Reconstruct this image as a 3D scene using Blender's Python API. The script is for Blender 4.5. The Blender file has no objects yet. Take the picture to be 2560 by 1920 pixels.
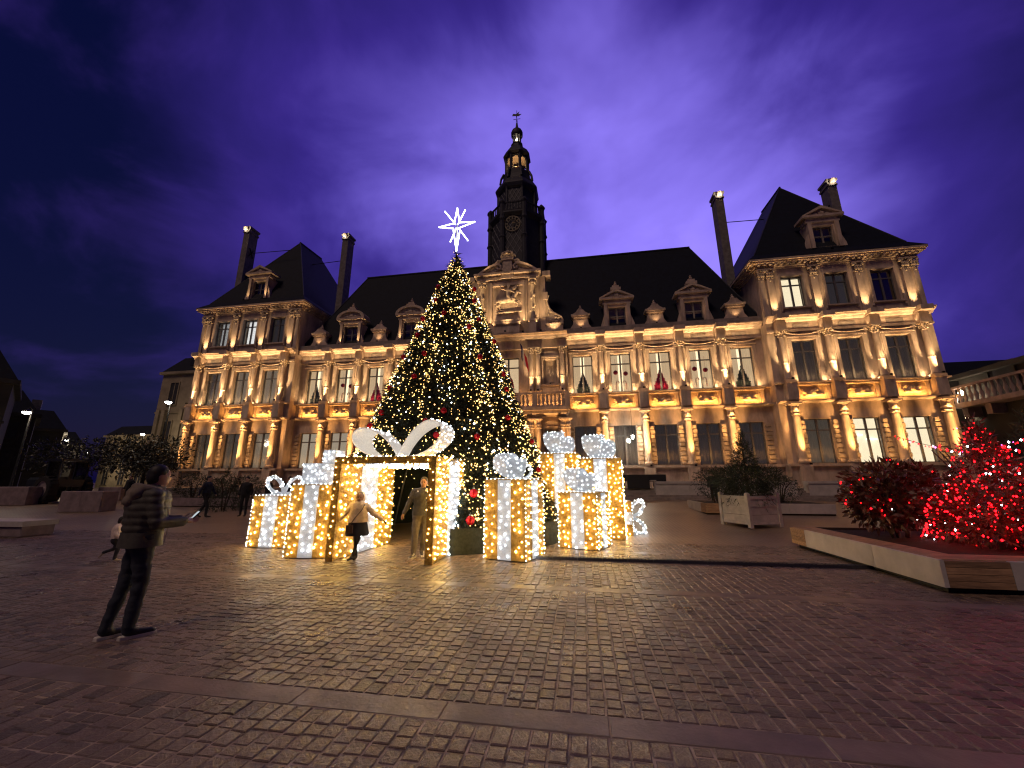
import bpy, bmesh, math, random
from mathutils import Vector, Matrix, noise

R = math.radians
PI = math.pi
rnd = random.Random(11)
scene = bpy.context.scene
COL = scene.collection

# ------------------------------------------------------------------ camera
camd = bpy.data.cameras.new("camera")
camd.sensor_width = 36.0
camd.lens = 36.0 * 991.9 / 2560.0
camd.clip_start = 0.05
camd.clip_end = 3000
cam = bpy.data.objects.new("camera", camd)
COL.objects.link(cam)
cam.matrix_world = (Matrix.Translation((0, 0, 1.58)) @ Matrix.Rotation(R(9.921), 4, 'Z')
                    @ Matrix.Rotation(R(90 + 13.747), 4, 'X') @ Matrix.Rotation(R(-0.147), 4, 'Z'))
scene.camera = cam

# ------------------------------------------------------------------ world: violet dusk sky with clouds
world = bpy.data.worlds.new("World")
scene.world = world
world.use_nodes = True
wt = world.node_tree
wt.nodes.clear()
def wn(t, **kw):
    n = wt.nodes.new(t)
    for k, v in kw.items():
        setattr(n, k, v)
    return n
def wmath(op, a, b=None, c=None):
    n = wn('ShaderNodeMath', operation=op)
    for i, v in enumerate((a, b, c)):
        if v is None:
            continue
        if hasattr(v, 'links'):
            wt.links.new(v, n.inputs[i])
        else:
            n.inputs[i].default_value = v
    return n.outputs[0]
def wmix(fac, a, b):
    n = wn('ShaderNodeMix', data_type='RGBA')
    for i, v in ((0, fac), (6, a), (7, b)):
        if hasattr(v, 'links'):
            wt.links.new(v, n.inputs[i])
        else:
            n.inputs[i].default_value = v if i == 0 else (*v, 1)
    return n.outputs[2]
def wramp(v, lo, hi):
    n = wn('ShaderNodeMapRange', interpolation_type='SMOOTHSTEP')
    wt.links.new(v, n.inputs[0])
    n.inputs[1].default_value = lo
    n.inputs[2].default_value = hi
    return n.outputs[0]
tc = wn('ShaderNodeTexCoord')
dirn = tc.outputs['Generated']
dotn = wn('ShaderNodeVectorMath', operation='DOT_PRODUCT')
wt.links.new(dirn, dotn.inputs[0])
gd = Vector((0.0, 0.88, 0.47)).normalized()          # where the last daylight still stands in the clouds
dotn.inputs[1].default_value = gd
dot = dotn.outputs['Value']
sep = wn('ShaderNodeSeparateXYZ')
wt.links.new(dirn, sep.inputs[0])
mp = wn('ShaderNodeMapping')
wt.links.new(dirn, mp.inputs['Vector'])
mp.inputs['Scale'].default_value = (1.0, 1.0, 1.35)
mp.inputs['Rotation'].default_value = (0.2, 0.5, 0.3)
def wnoise(scale, detail, rough, dist, off):
    m2 = wn('ShaderNodeVectorMath', operation='ADD')
    wt.links.new(mp.outputs[0], m2.inputs[0])
    m2.inputs[1].default_value = off
    n = wn('ShaderNodeTexNoise')
    wt.links.new(m2.outputs[0], n.inputs['Vector'])
    n.inputs['Scale'].default_value = scale
    n.inputs['Detail'].default_value = detail
    n.inputs['Roughness'].default_value = rough
    n.inputs['Distortion'].default_value = dist
    return n.outputs[0]
n1 = wnoise(1.55, 5, 0.50, 0.35, (3.1, 0.4, 1.7))
n2 = wnoise(3.4, 6, 0.55, 0.4, (0.3, 2.4, 5.1))
cl = wmath('ADD', wmath('MULTIPLY', wmath('SUBTRACT', n1, 0.5), 0.42), wmath('MULTIPLY', wmath('SUBTRACT', n2, 0.5), 0.16))
g0 = wmath('ADD', dot, cl)
c1 = wmix(wramp(g0, 0.62, 0.97), (0.0004, 0.0010, 0.014), (0.024, 0.0125, 0.150))
c2 = wmix(wramp(g0, 0.82, 1.07), c1, (0.160, 0.120, 0.52))
# clouds with a redder underside
c3 = wmix(wmath('MULTIPLY', wramp(n2, 0.50, 0.72), 0.28), c2, (0.026, 0.012, 0.125))
sky = wn('ShaderNodeTexSky', sky_type='NISHITA')
sky.sun_disc = False
sky.sun_elevation = R(-3.0)
sky.sun_rotation = R(-6.0)
addc = wn('ShaderNodeMix', data_type='RGBA', blend_type='ADD')
addc.inputs[0].default_value = 0.02
wt.links.new(c3, addc.inputs[6])
wt.links.new(sky.outputs[0], addc.inputs[7])
bg = wn('ShaderNodeBackground')
wt.links.new(addc.outputs[2], bg.inputs['Color'])
bg.inputs['Strength'].default_value = 1.65
wo = wn('ShaderNodeOutputWorld')
wt.links.new(bg.outputs[0], wo.inputs['Surface'])

# ------------------------------------------------------------------ added warm fill from behind, for the city's ambient light
sund = bpy.data.lights.new("sun", 'SUN')
sund.energy = 0.45
sund.angle = R(18)
sund.color = (1.0, 0.68, 0.50)
sun = bpy.data.objects.new("sun", sund)
COL.objects.link(sun)
sun.rotation_euler = (R(38), 0, R(-28))

# ------------------------------------------------------------------ exposure / render
scene.view_settings.view_transform = 'Standard'
scene.view_settings.look = 'None'
scene.view_settings.exposure = 0.45
scene.view_settings.gamma = 1.0
scene.render.engine = 'CYCLES'
cy = scene.cycles
cy.use_denoising = True
cy.max_bounces = 4
cy.diffuse_bounces = 2
cy.glossy_bounces = 2
cy.transmission_bounces = 4
cy.transparent_max_bounces = 12
cy.sample_clamp_indirect = 3.0
cy.caustics_reflective = False
cy.caustics_refractive = False
cy.use_light_tree = True
cy.filter_width = 1.2

# ------------------------------------------------------------------ helpers
class MB:
    """collects faces; build() links them as one mesh object"""
    def __init__(self):
        self.v = []; self.f = []; self.m = []
    def add(self, vs, fs, mi=0):
        o = len(self.v)
        self.v.extend(vs)
        for q in fs:
            self.f.append([o + i for i in q]); self.m.append(mi)
        return self
    def box(self, x0, x1, y0, y1, z0, z1, mi=0):
        vs = [(x0,y0,z0),(x1,y0,z0),(x1,y1,z0),(x0,y1,z0),(x0,y0,z1),(x1,y0,z1),(x1,y1,z1),(x0,y1,z1)]
        return self.add(vs, [(0,3,2,1),(4,5,6,7),(0,1,5,4),(1,2,6,5),(2,3,7,6),(3,0,4,7)], mi)
    def frustum(self, a, b, mi=0):
        """a, b: (x0,x1,y0,y1,z) bottom and top rectangles"""
        x0,x1,y0,y1,z0 = a; X0,X1,Y0,Y1,z1 = b
        vs = [(x0,y0,z0),(x1,y0,z0),(x1,y1,z0),(x0,y1,z0),(X0,Y0,z1),(X1,Y0,z1),(X1,Y1,z1),(X0,Y1,z1)]
        return self.add(vs, [(0,3,2,1),(4,5,6,7),(0,1,5,4),(1,2,6,5),(2,3,7,6),(3,0,4,7)], mi)
    def prism(self, poly, y0, y1, mi=0, axis='y'):
        """poly (x,z) counter-clockwise seen from -y, extruded y0..y1 (axis 'x': poly is (y,z) extruded in x)"""
        n = len(poly)
        if axis == 'y':
            vs = [(p[0], y0, p[1]) for p in poly] + [(p[0], y1, p[1]) for p in poly]
        elif axis == 'x':
            vs = [(y0, p[0], p[1]) for p in poly] + [(y1, p[0], p[1]) for p in poly]
        else:
            vs = [(p[0], p[1], y0) for p in poly] + [(p[0], p[1], y1) for p in poly]
        fs = [tuple(range(n)), tuple(range(2*n-1, n-1, -1))]
        fs += [(i, n+i, n+(i+1) % n, (i+1) % n) for i in range(n)]
        return self.add(vs, fs, mi)
    def lathe(self, prof, n=12, c=(0,0), phase=0.0, mi=0, caps=True, sx=1.0, sy=1.0):
        vs = []; fs = []
        for r, z in prof:
            for i in range(n):
                a = phase + 2*PI*i/n
                vs.append((c[0]+r*sx*math.cos(a), c[1]+r*sy*math.sin(a), z))
        for k in range(len(prof)-1):
            for i in range(n):
                j = (i+1) % n
                fs.append((k*n+i, k*n+j, (k+1)*n+j, (k+1)*n+i))
        if caps:
            fs.append(tuple(range(n-1, -1, -1)))
            fs.append(tuple((len(prof)-1)*n+i for i in range(n)))
        return self.add(vs, fs, mi)
    def tube(self, pts, r, n=8, mi=0, closed=False, flat=1.0):
        pts = [Vector(p) for p in pts]
        rs = r if isinstance(r, (list, tuple)) else [r]*len(pts)
        vs = []; fs = []; N = len(pts); up = None
        for k, p in enumerate(pts):
            if closed:
                d = pts[(k+1) % N] - pts[k-1]
            else:
                d = pts[min(k+1, N-1)] - pts[max(k-1, 0)]
            d = d.normalized() if d.length > 1e-9 else Vector((0,0,1))
            if up is None:
                up = d.orthogonal().normalized()
            up = (up - d*up.dot(d))
            up = up.normalized() if up.length > 1e-6 else d.orthogonal().normalized()
            s = d.cross(up)
            for i in range(n):
                a = 2*PI*i/n
                q = p + up*(rs[k]*math.cos(a)) + s*(rs[k]*flat*math.sin(a))
                vs.append(tuple(q))
        M = N if closed else N-1
        for k in range(M):
            k2 = (k+1) % N
            for i in range(n):
                j = (i+1) % n
                fs.append((k*n+i, k*n+j, k2*n+j, k2*n+i))
        if not closed:
            fs.append(tuple(range(n-1, -1, -1)))
            fs.append(tuple((N-1)*n+i for i in range(n)))
        return self.add(vs, fs, mi)
    def ball(self, c, r, nu=10, nv=6, mi=0):
        if not isinstance(r, (list, tuple)):
            r = (r, r, r)
        vs = [(c[0], c[1], c[2]-r[2])]; fs = []
        for k in range(1, nv):
            t = -PI/2 + PI*k/nv
            for i in range(nu):
                a = 2*PI*i/nu
                vs.append((c[0]+r[0]*math.cos(t)*math.cos(a), c[1]+r[1]*math.cos(t)*math.sin(a), c[2]+r[2]*math.sin(t)))
        vs.append((c[0], c[1], c[2]+r[2]))
        for i in range(nu):
            j = (i+1) % nu
            fs.append((0, 1+j, 1+i))
            fs.append((len(vs)-1, 1+(nv-2)*nu+i, 1+(nv-2)*nu+j))
            for k in range(nv-2):
                fs.append((1+k*nu+i, 1+k*nu+j, 1+(k+1)*nu+j, 1+(k+1)*nu+i))
        return self.add(vs, fs, mi)
    def octa(self, c, r, mi=0):
        x, y, z = c
        vs = [(x+r,y,z),(x-r,y,z),(x,y+r,z),(x,y-r,z),(x,y,z+r),(x,y,z-r)]
        return self.add(vs, [(0,2,4),(2,1,4),(1,3,4),(3,0,4),(2,0,5),(1,2,5),(3,1,5),(0,3,5)], mi)
    def mesh(self, name, mats, smooth=None):
        me = bpy.data.meshes.new(name)
        me.from_pydata(self.v, [], self.f)
        for m in (mats if isinstance(mats, (list, tuple)) else [mats]):
            me.materials.append(m)
        if any(self.m):
            me.polygons.foreach_set('material_index', self.m)
        if smooth is not None:
            me.shade_smooth()
            me.set_sharp_from_angle(angle=R(smooth))
        me.update()
        return me
    def build(self, name, mats, parent=None, loc=None, smooth=None, rotz=0.0):
        return put(name, self.mesh(name, mats, smooth), parent, loc, rotz)

def put(name, me, parent=None, loc=None, rotz=0.0):
    o = bpy.data.objects.new(name, me)
    COL.objects.link(o)
    if parent is not None:
        o.parent = parent
    if loc is not None:
        o.location = loc
    if rotz:
        o.rotation_euler = (0, 0, rotz)
    return o
def tag(o, label=None, cat=None, group=None, kind=None):
    if label: o['label'] = label
    if cat: o['category'] = cat
    if group: o['group'] = group
    if kind: o['kind'] = kind
    return o
def empty(name, loc=(0,0,0), rotz=0.0, parent=None):
    o = bpy.data.objects.new(name, None)
    COL.objects.link(o)
    o.location = loc
    o.rotation_euler = (0, 0, rotz)
    o.empty_display_size = 0.2
    if parent is not None:
        o.parent = parent
    return o
def copy_tree(o, parent=None):
    c = o.copy()
    COL.objects.link(c)
    c.parent = parent
    for ch in list(o.children):
        copy_tree(ch, c)
    return c

# ------------------------------------------------------------------ materials
def mat(name, col, rough=0.7, metal=0.0, var=0.0, scale=4.0, bump=0.0, bscale=None, col2=None, emit=None, estr=0.0,
        spec=0.5, stretch=(1,1,1), detail=5.0, trans=0.0, sheen=0.0, objvar=0.0, rvar=0.0):
    m = bpy.data.materials.new(name)
    m.use_nodes = True
    t = m.node_tree
    b = t.nodes['Principled BSDF']
    b.inputs['Base Color'].default_value = (*col, 1)
    b.inputs['Roughness'].default_value = rough
    b.inputs['Metallic'].default_value = metal
    b.inputs['Specular IOR Level'].default_value = spec
    if trans: b.inputs['Transmission Weight'].default_value = trans
    if sheen: b.inputs['Sheen Weight'].default_value = sheen
    if emit is not None:
        b.inputs['Emission Color'].default_value = (*emit, 1)
        b.inputs['Emission Strength'].default_value = estr
    fac = None
    if var or bump or rvar:
        tc = t.nodes.new('ShaderNodeTexCoord')
        mp = t.nodes.new('ShaderNodeMapping')
        mp.inputs['Scale'].default_value = stretch
        t.links.new(tc.outputs['Object'], mp.inputs['Vector'])
        oi = t.nodes.new('ShaderNodeObjectInfo')
        ad = t.nodes.new('ShaderNodeVectorMath'); ad.operation = 'ADD'
        t.links.new(mp.outputs[0], ad.inputs[0])
        ml = t.nodes.new('ShaderNodeMath'); ml.operation = 'MULTIPLY'; ml.inputs[1].default_value = 31.0
        t.links.new(oi.outputs['Random'], ml.inputs[0])
        t.links.new(ml.outputs[0], ad.inputs[1])
        nz = t.nodes.new('ShaderNodeTexNoise')
        nz.inputs['Scale'].default_value = scale
        nz.inputs['Detail'].default_value = detail
        nz.inputs['Roughness'].default_value = 0.6
        t.links.new(ad.outputs[0], nz.inputs['Vector'])
        fac = nz.outputs[0]
    if var:
        c2 = col2 if col2 else tuple(c*(1-var) for c in col)
        c1 = col if col2 else tuple(min(1, c*(1+var*0.6)) for c in col)
        mr = t.nodes.new('ShaderNodeMapRange')
        mr.inputs[1].default_value = 0.35; mr.inputs[2].default_value = 0.65
        t.links.new(fac, mr.inputs[0])
        mx = t.nodes.new('ShaderNodeMix'); mx.data_type = 'RGBA'
        mx.inputs[6].default_value = (*c1, 1); mx.inputs[7].default_value = (*c2, 1)
        t.links.new(mr.outputs[0], mx.inputs[0])
        out = mx.outputs[2]
        if objvar:
            hs = t.nodes.new('ShaderNodeHueSaturation')
            mo = t.nodes.new('ShaderNodeMapRange')
            mo.inputs[3].default_value = 1-objvar; mo.inputs[4].default_value = 1+objvar
            t.links.new(oi.outputs['Random'], mo.inputs[0])
            t.links.new(mo.outputs[0], hs.inputs['Value'])
            t.links.new(out, hs.inputs['Color'])
            out = hs.outputs[0]
        t.links.new(out, b.inputs['Base Color'])
    if rvar:
        rr = t.nodes.new('ShaderNodeMapRange')
        rr.inputs[1].default_value = 0.3; rr.inputs[2].default_value = 0.7
        rr.inputs[3].default_value = rough-rvar; rr.inputs[4].default_value = rough+rvar
        t.links.new(fac, rr.inputs[0])
        t.links.new(rr.outputs[0], b.inputs['Roughness'])
    if bump:
        nb = t.nodes.new('ShaderNodeTexNoise')
        nb.inputs['Scale'].default_value = bscale or scale*3
        nb.inputs['Detail'].default_value = 4
        t.links.new(ad.outputs[0], nb.inputs['Vector'])
        bp = t.nodes.new('ShaderNodeBump')
        bp.inputs['Strength'].default_value = bump
        bp.inputs['Distance'].default_value = 0.02
        t.links.new(nb.outputs[0], bp.inputs['Height'])
        t.links.new(bp.outputs[0], b.inputs['Normal'])
    return m
def emis(name, col, s, sample=True):
    m = bpy.data.materials.new(name)
    m.use_nodes = True
    t = m.node_tree
    t.nodes.clear()
    e = t.nodes.new('ShaderNodeEmission')
    e.inputs[0].default_value = (*col, 1)
    e.inputs[1].default_value = s
    o = t.nodes.new('ShaderNodeOutputMaterial')
    t.links.new(e.outputs[0], o.inputs[0])
    if not sample:
        m.cycles.emission_sampling = 'NONE'
    return m
def glassmat(name, tint=(0.75, 0.8, 0.85), refl=0.12):
    m = bpy.data.materials.new(name)
    m.use_nodes = True
    t = m.node_tree
    t.nodes.clear()
    tr = t.nodes.new('ShaderNodeBsdfTransparent'); tr.inputs[0].default_value = (*tint, 1)
    gl = t.nodes.new('ShaderNodeBsdfGlossy'); gl.inputs['Roughness'].default_value = 0.08
    fr = t.nodes.new('ShaderNodeLayerWeight'); fr.inputs['Blend'].default_value = 0.25
    mr = t.nodes.new('ShaderNodeMapRange'); mr.inputs[3].default_value = refl; mr.inputs[4].default_value = 0.85
    t.links.new(fr.outputs['Fresnel'], mr.inputs[0])
    mx = t.nodes.new('ShaderNodeMixShader')
    t.links.new(mr.outputs[0], mx.inputs[0])
    t.links.new(tr.outputs[0], mx.inputs[1]); t.links.new(gl.outputs[0], mx.inputs[2])
    o = t.nodes.new('ShaderNodeOutputMaterial')
    t.links.new(mx.outputs[0], o.inputs[0])
    return m

M = {}
M['stone'] = mat('limestone', (0.55, 0.43, 0.34), 0.85, var=0.34, scale=1.9, bump=0.3, bscale=9, stretch=(1,1,0.35), detail=8)
M['stone_block'] = mat('limestone_block', (0.47, 0.37, 0.28), 0.9, var=0.28, scale=3.0, bump=0.5, bscale=14, objvar=0.16)
M['stone_dark'] = mat('weathered_stone', (0.30, 0.25, 0.22), 0.9, var=0.3, scale=2.0, bump=0.3)
M['sculpt'] = mat('carved_stone', (0.55, 0.44, 0.33), 0.8, var=0.25, scale=5.0, bump=0.3, bscale=20)
M['slate'] = mat('roof_slate', (0.004, 0.007, 0.015), 0.75, var=0.35, scale=2.5, bump=0.3, bscale=10, spec=0.25)
M['lead'] = mat('lead_cladding', (0.035, 0.037, 0.050), 0.6, var=0.3, scale=3.0, spec=0.3)
M['lead_light'] = mat('lattice_lead', (0.095, 0.095, 0.12), 0.6, var=0.2, scale=6.0)
M['brick_chimney'] = mat('chimney_stone', (0.20, 0.18, 0.17), 0.9, var=0.3, scale=3.0, bump=0.4)
M['iron'] = mat('black_iron', (0.015, 0.015, 0.017), 0.5, metal=0.6)
M['steel'] = mat('grey_steel', (0.30, 0.30, 0.31), 0.4, metal=0.8)
M['frame'] = mat('window_frame', (0.13, 0.12, 0.12), 0.6, var=0.15, scale=6)
M['glass'] = glassmat('window_glass', (0.94, 0.92, 0.88), 0.08)
M['curtain'] = mat('curtain', (0.62, 0.57, 0.50), 0.9, var=0.15, scale=9, stretch=(4,1,0.2))
M['room_dark'] = mat('dark_room', (0.035, 0.035, 0.045), 0.95, var=0.3, scale=2)
M['room_dim'] = mat('dim_blind', (0.50, 0.48, 0.47), 0.9, var=0.1, scale=3, emit=(1.0, 0.86, 0.66), estr=0.30)
M['room_warm'] = mat('lit_room_warm', (0.6, 0.55, 0.45), 0.9, var=0.2, scale=2, emit=(1.0, 0.76, 0.48), estr=0.6)
M['room_cold'] = mat('lit_room_cold', (0.6, 0.6, 0.6), 0.9, var=0.2, scale=2, emit=(0.90, 0.94, 1.0), estr=1.0)
M['room_cream'] = mat('lit_room_cream', (0.6, 0.58, 0.5), 0.9, var=0.2, scale=2, emit=(1.0, 0.90, 0.66), estr=0.95)
M['lamp_warm'] = emis('lamp_glow_warm', (1.0, 0.80, 0.50), 14)
M['lamp_white'] = emis('lamp_glow_white', (1.0, 0.93, 0.80), 30)
M['tube_lamp'] = emis('ceiling_tube', (1.0, 0.97, 0.88), 3.0, False)
# ------------------------------------------------------------------ ground
def gz(y):
    return 0.5*min(1.0, max(0.0, (y-14.0)/12.0))
def sett_material():
    m = bpy.data.materials.new('granite_setts')
    m.use_nodes = True
    t = m.node_tree
    b = t.nodes['Principled BSDF']
    tcn = t.nodes.new('ShaderNodeTexCoord')
    def nz(s, d=4):
        n = t.nodes.new('ShaderNodeTexNoise')
        n.inputs['Scale'].default_value = s; n.inputs['Detail'].default_value = d; n.inputs['Roughness'].default_value = 0.65
        t.links.new(tcn.outputs['Object'], n.inputs['Vector'])
        return n.outputs[0]
    geo = t.nodes.new('ShaderNodeNewGeometry')
    ramp = t.nodes.new('ShaderNodeValToRGB')
    ramp.color_ramp.elements[0].color = (0.105, 0.075, 0.062, 1)
    e_ = ramp.color_ramp.elements.new(0.22); e_.color = (0.185, 0.128, 0.096, 1)
    ramp.color_ramp.elements[2].color = (0.320, 0.222, 0.165, 1)
    t.links.new(geo.outputs['Random Per Island'], ramp.inputs[0])
    mx = t.nodes.new('ShaderNodeMix'); mx.data_type = 'RGBA'; mx.blend_type = 'MULTIPLY'
    mx.inputs[0].default_value = 0.75
    t.links.new(ramp.outputs[0], mx.inputs[6])
    r2 = t.nodes.new('ShaderNodeValToRGB')
    r2.color_ramp.elements[0].position = 0.3; r2.color_ramp.elements[0].color = (0.36, 0.35, 0.36, 1)
    r2.color_ramp.elements[1].position = 0.7; r2.color_ramp.elements[1].color = (1, 1, 1, 1)
    t.links.new(nz(0.55, 5), r2.inputs[0])
    t.links.new(r2.outputs[0], mx.inputs[7])
    m3 = t.nodes.new('ShaderNodeMix'); m3.data_type = 'RGBA'; m3.blend_type = 'MULTIPLY'; m3.inputs[0].default_value = 0.6
    r3 = t.nodes.new('ShaderNodeValToRGB')
    r3.color_ramp.elements[0].position = 0.35; r3.color_ramp.elements[0].color = (0.42, 0.42, 0.42, 1)
    r3.color_ramp.elements[1].position = 0.65
    t.links.new(nz(60, 3), r3.inputs[0])
    t.links.new(mx.outputs[2], m3.inputs[6]); t.links.new(r3.outputs[0], m3.inputs[7])
    t.links.new(m3.outputs[2], b.inputs['Base Color'])
    rr = t.nodes.new('ShaderNodeMapRange'); rr.inputs[1].default_value = 0.3; rr.inputs[2].default_value = 0.7
    rr.inputs[3].default_value = 0.20; rr.inputs[4].default_value = 0.52
    t.links.new(nz(1.3, 5), rr.inputs[0])
    t.links.new(rr.outputs[0], b.inputs['Roughness'])
    bp = t.nodes.new('ShaderNodeBump'); bp.inputs['Strength'].default_value = 0.85; bp.inputs['Distance'].default_value = 0.015
    t.links.new(nz(38, 5), bp.inputs['Height'])
    t.links.new(bp.outputs[0], b.inputs['Normal'])
    return m
def far_paving_material():
    m = bpy.data.materials.new('far_paving')
    m.use_nodes = True
    t = m.node_tree
    b = t.nodes['Principled BSDF']
    tcn = t.nodes.new('ShaderNodeTexCoord')
    rot = t.nodes.new('ShaderNodeMapping'); rot.inputs['Rotation'].default_value = (0, 0, R(90))
    t.links.new(tcn.outputs['Object'], rot.inputs['Vector'])
    br = t.nodes.new('ShaderNodeTexBrick')
    br.inputs['Color1'].default_value = (0.27, 0.19, 0.14, 1)
    br.inputs['Color2'].default_value = (0.19, 0.134, 0.10, 1)
    br.inputs['Mortar'].default_value = (0.32, 0.245, 0.17, 1)
    br.inputs['Scale'].default_value = 1.0
    br.inputs['Mortar Size'].default_value = 0.016
    br.inputs['Brick Width'].default_value = 0.13
    br.inputs['Row Height'].default_value = 0.122
    t.links.new(rot.outputs[0], br.inputs['Vector'])
    n = t.nodes.new('ShaderNodeTexNoise'); n.inputs['Scale'].default_value = 0.35; n.inputs['Detail'].default_value = 6
    t.links.new(tcn.outputs['Object'], n.inputs['Vector'])
    r2 = t.nodes.new('ShaderNodeValToRGB')
    r2.color_ramp.elements[0].position = 0.3; r2.color_ramp.elements[0].color = (0.5, 0.48, 0.5, 1)
    r2.color_ramp.elements[1].position = 0.7
    t.links.new(n.outputs[0], r2.inputs[0])
    mx = t.nodes.new('ShaderNodeMix'); mx.data_type = 'RGBA'; mx.blend_type = 'MULTIPLY'; mx.inputs[0].default_value = 0.8
    t.links.new(br.outputs[0], mx.inputs[6]); t.links.new(r2.outputs[0], mx.inputs[7])
    t.links.new(mx.outputs[2], b.inputs['Base Color'])
    b.inputs['Roughness'].default_value = 0.42
    bp = t.nodes.new('ShaderNodeBump'); bp.inputs['Strength'].default_value = 0.5; bp.inputs['Distance'].default_value = 0.01
    bp.invert = True
    t.links.new(br.outputs['Fac'], bp.inputs['Height'])
    t.links.new(bp.outputs[0], b.inputs['Normal'])
    return m
M['sett'] = sett_material()
M['paving'] = far_paving_material()
M['joint'] = mat('joint_sand', (0.55, 0.43, 0.29), 0.6, var=0.8, scale=4.5, col2=(0.07, 0.05, 0.04), bump=0.4, bscale=60, detail=7)
M['band'] = mat('band_stone', (0.19, 0.138, 0.108), 0.42, var=0.25, scale=2.0, bump=0.15, bscale=40, rvar=0.12)
M['grate'] = mat('channel_grate', (0.020, 0.018, 0.020), 0.55, metal=0.4)

b = MB()
def dz(y): return 0.035 if y < 11.5 else 0.001
ys = [-60, 0, 11.48, 11.5, 14, 15, 17, 20, 23, 26, 28, 120, 700]
xs = [-700, -60, -20, 0, 20, 60, 700]
for y0, y1 in zip(ys, ys[1:]):
    for x0, x1 in zip(xs, xs[1:]):
        b.add([(x0,y0,gz(y0)-dz(y0)),(x1,y0,gz(y0)-dz(y0)),(x1,y1,gz(y1)-dz(y1)),(x0,y1,gz(y1)-dz(y1))], [(0,1,2,3)])
tag(b.build('ground', M['paving']), kind='structure')

plaza = empty('plaza_paving')
plaza['kind'] = 'structure'
SX, SY = 0.122, 0.130
YA, YB = 1.6, 11.5
bands = [(3.04, 3.28), (6.48, 6.74), (9.85, 10.12)]
b = MB()
b.add([(-20, YA, -0.006), (17.3, YA, -0.006), (17.3, YB, -0.006), (-20, YB, -0.006)], [(0,1,2,3)])
b.build('joint_bed', M['joint'], plaza)
# stone bands, slab by slab
for bi, (y0, y1) in enumerate(bands):
    x = -20.0 + 0.31*bi
    while x < 16.0:
        L = rnd.choice((1.15, 1.3, 1.45))
        o = MB()
        z = rnd.uniform(-0.002, 0.003)
        e = 0.006
        o.frustum((x+0.004, x+L-0.004, y0+0.004, y1-0.004, -0.03), (x+0.004, x+L-0.004, y0+0.004, y1-0.004, z-e))
        o.frustum((x+0.004, x+L-0.004, y0+0.004, y1-0.004, z-e), (x+0.004+e, x+L-0.004-e, y0+0.004+e, y1-0.004-e, z))
        o.build('band_slab', M['band'], plaza)
        x += L
# setts: a few mesh variants for the ones that show largest, the rest joined
def sett_geo(bm, cx, cy, w, l, z, tx, ty, rot):
    e = 0.007
    ca, sa = math.cos(rot), math.sin(rot)
    vs = []
    for (hw, hl, zz) in ((w/2, l/2, -0.03), (w/2, l/2, z-0.006), (w/2-e, l/2-e, z)):
        for sx_, sy_ in ((-1,-1),(1,-1),(1,1),(-1,1)):
            x, y = sx_*hw, sy_*hl
            zt = zz + (tx*x + ty*y if zz > -0.02 else 0)
            vs.append((cx + x*ca - y*sa, cy + x*sa + y*ca, zt))
    fs = [(8,9,10,11)]
    for k in (0, 4):
        for i in range(4):
            j = (i+1) % 4
            fs.append((k+i, k+j, k+4+j, k+4+i))
    bm.add(vs, fs)
variants = []
for k in range(6):
    o = MB()
    sett_geo(o, 0, 0, SX-rnd.uniform(0.009, 0.016), SY-rnd.uniform(0.009, 0.018), rnd.uniform(-0.002, 0.003), rnd.uniform(-0.02, 0.02), rnd.uniform(-0.02, 0.02), 0)
    variants.append(o.mesh('sett', M['sett']))
spots = []
ncol = int(37/SX)
segs = [(YA, bands[0][0]), (bands[0][1], bands[1][0]), (bands[1][1], bands[2][0]), (bands[2][1], YB)]
fwd = Vector((-math.sin(R(9.921)), math.cos(R(9.921)))); rgt = Vector((fwd.y, -fwd.x))
for i in range(ncol):
    x = -19.8 + SX*(i+0.5)
    for y0, y1 in segs:
        n = max(1, round((y1-y0)/SY))
        l0 = (y1-y0)/n
        off = rnd.uniform(0.25, 0.75)*l0
        cuts = [y0] + [y0 + off + k*l0 + rnd.uniform(-0.018, 0.018) for k in range(n)] + [y1]
        cuts = [c for c in cuts if c <= y1]
        if cuts[-1]-cuts[-2] < 0.085: cuts.pop(-2)
        if len(cuts) > 2 and cuts[1]-cuts[0] < 0.085: cuts.pop(1)
        for c0, c1 in zip(cuts, cuts[1:]):
            cyy = (c0+c1)/2
            d = Vector((x, cyy)).dot(fwd)
            s = Vector((x, cyy)).dot(rgt)
            if d < 1.4 or abs(s) > d*1.36 + 3.0:
                continue
            spots.append((d + abs(s)*0.15 + (0 if abs(s) < d*1.30 and d > 2.3 else 50), x, cyy, c1-c0))
spots.sort()
rest = MB()
for k, (d, x, y, l) in enumerate(spots):
    if k < 300:
        o = put('sett', variants[rnd.randrange(6)], plaza, (x, y, rnd.uniform(-0.002, 0.002)), rnd.uniform(-0.03, 0.03))
        o.scale = (1, (l-0.013)/(SY-0.0135), 1)
    else:
        sett_geo(rest, x, y, SX-rnd.uniform(0.008, 0.018), l-rnd.uniform(0.008, 0.018), rnd.uniform(-0.003, 0.004),
                 rnd.uniform(-0.02, 0.02), rnd.uniform(-0.02, 0.02), rnd.uniform(-0.03, 0.03))
tag(rest.build('sett_field', M['sett'], plaza), kind='stuff')
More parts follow.
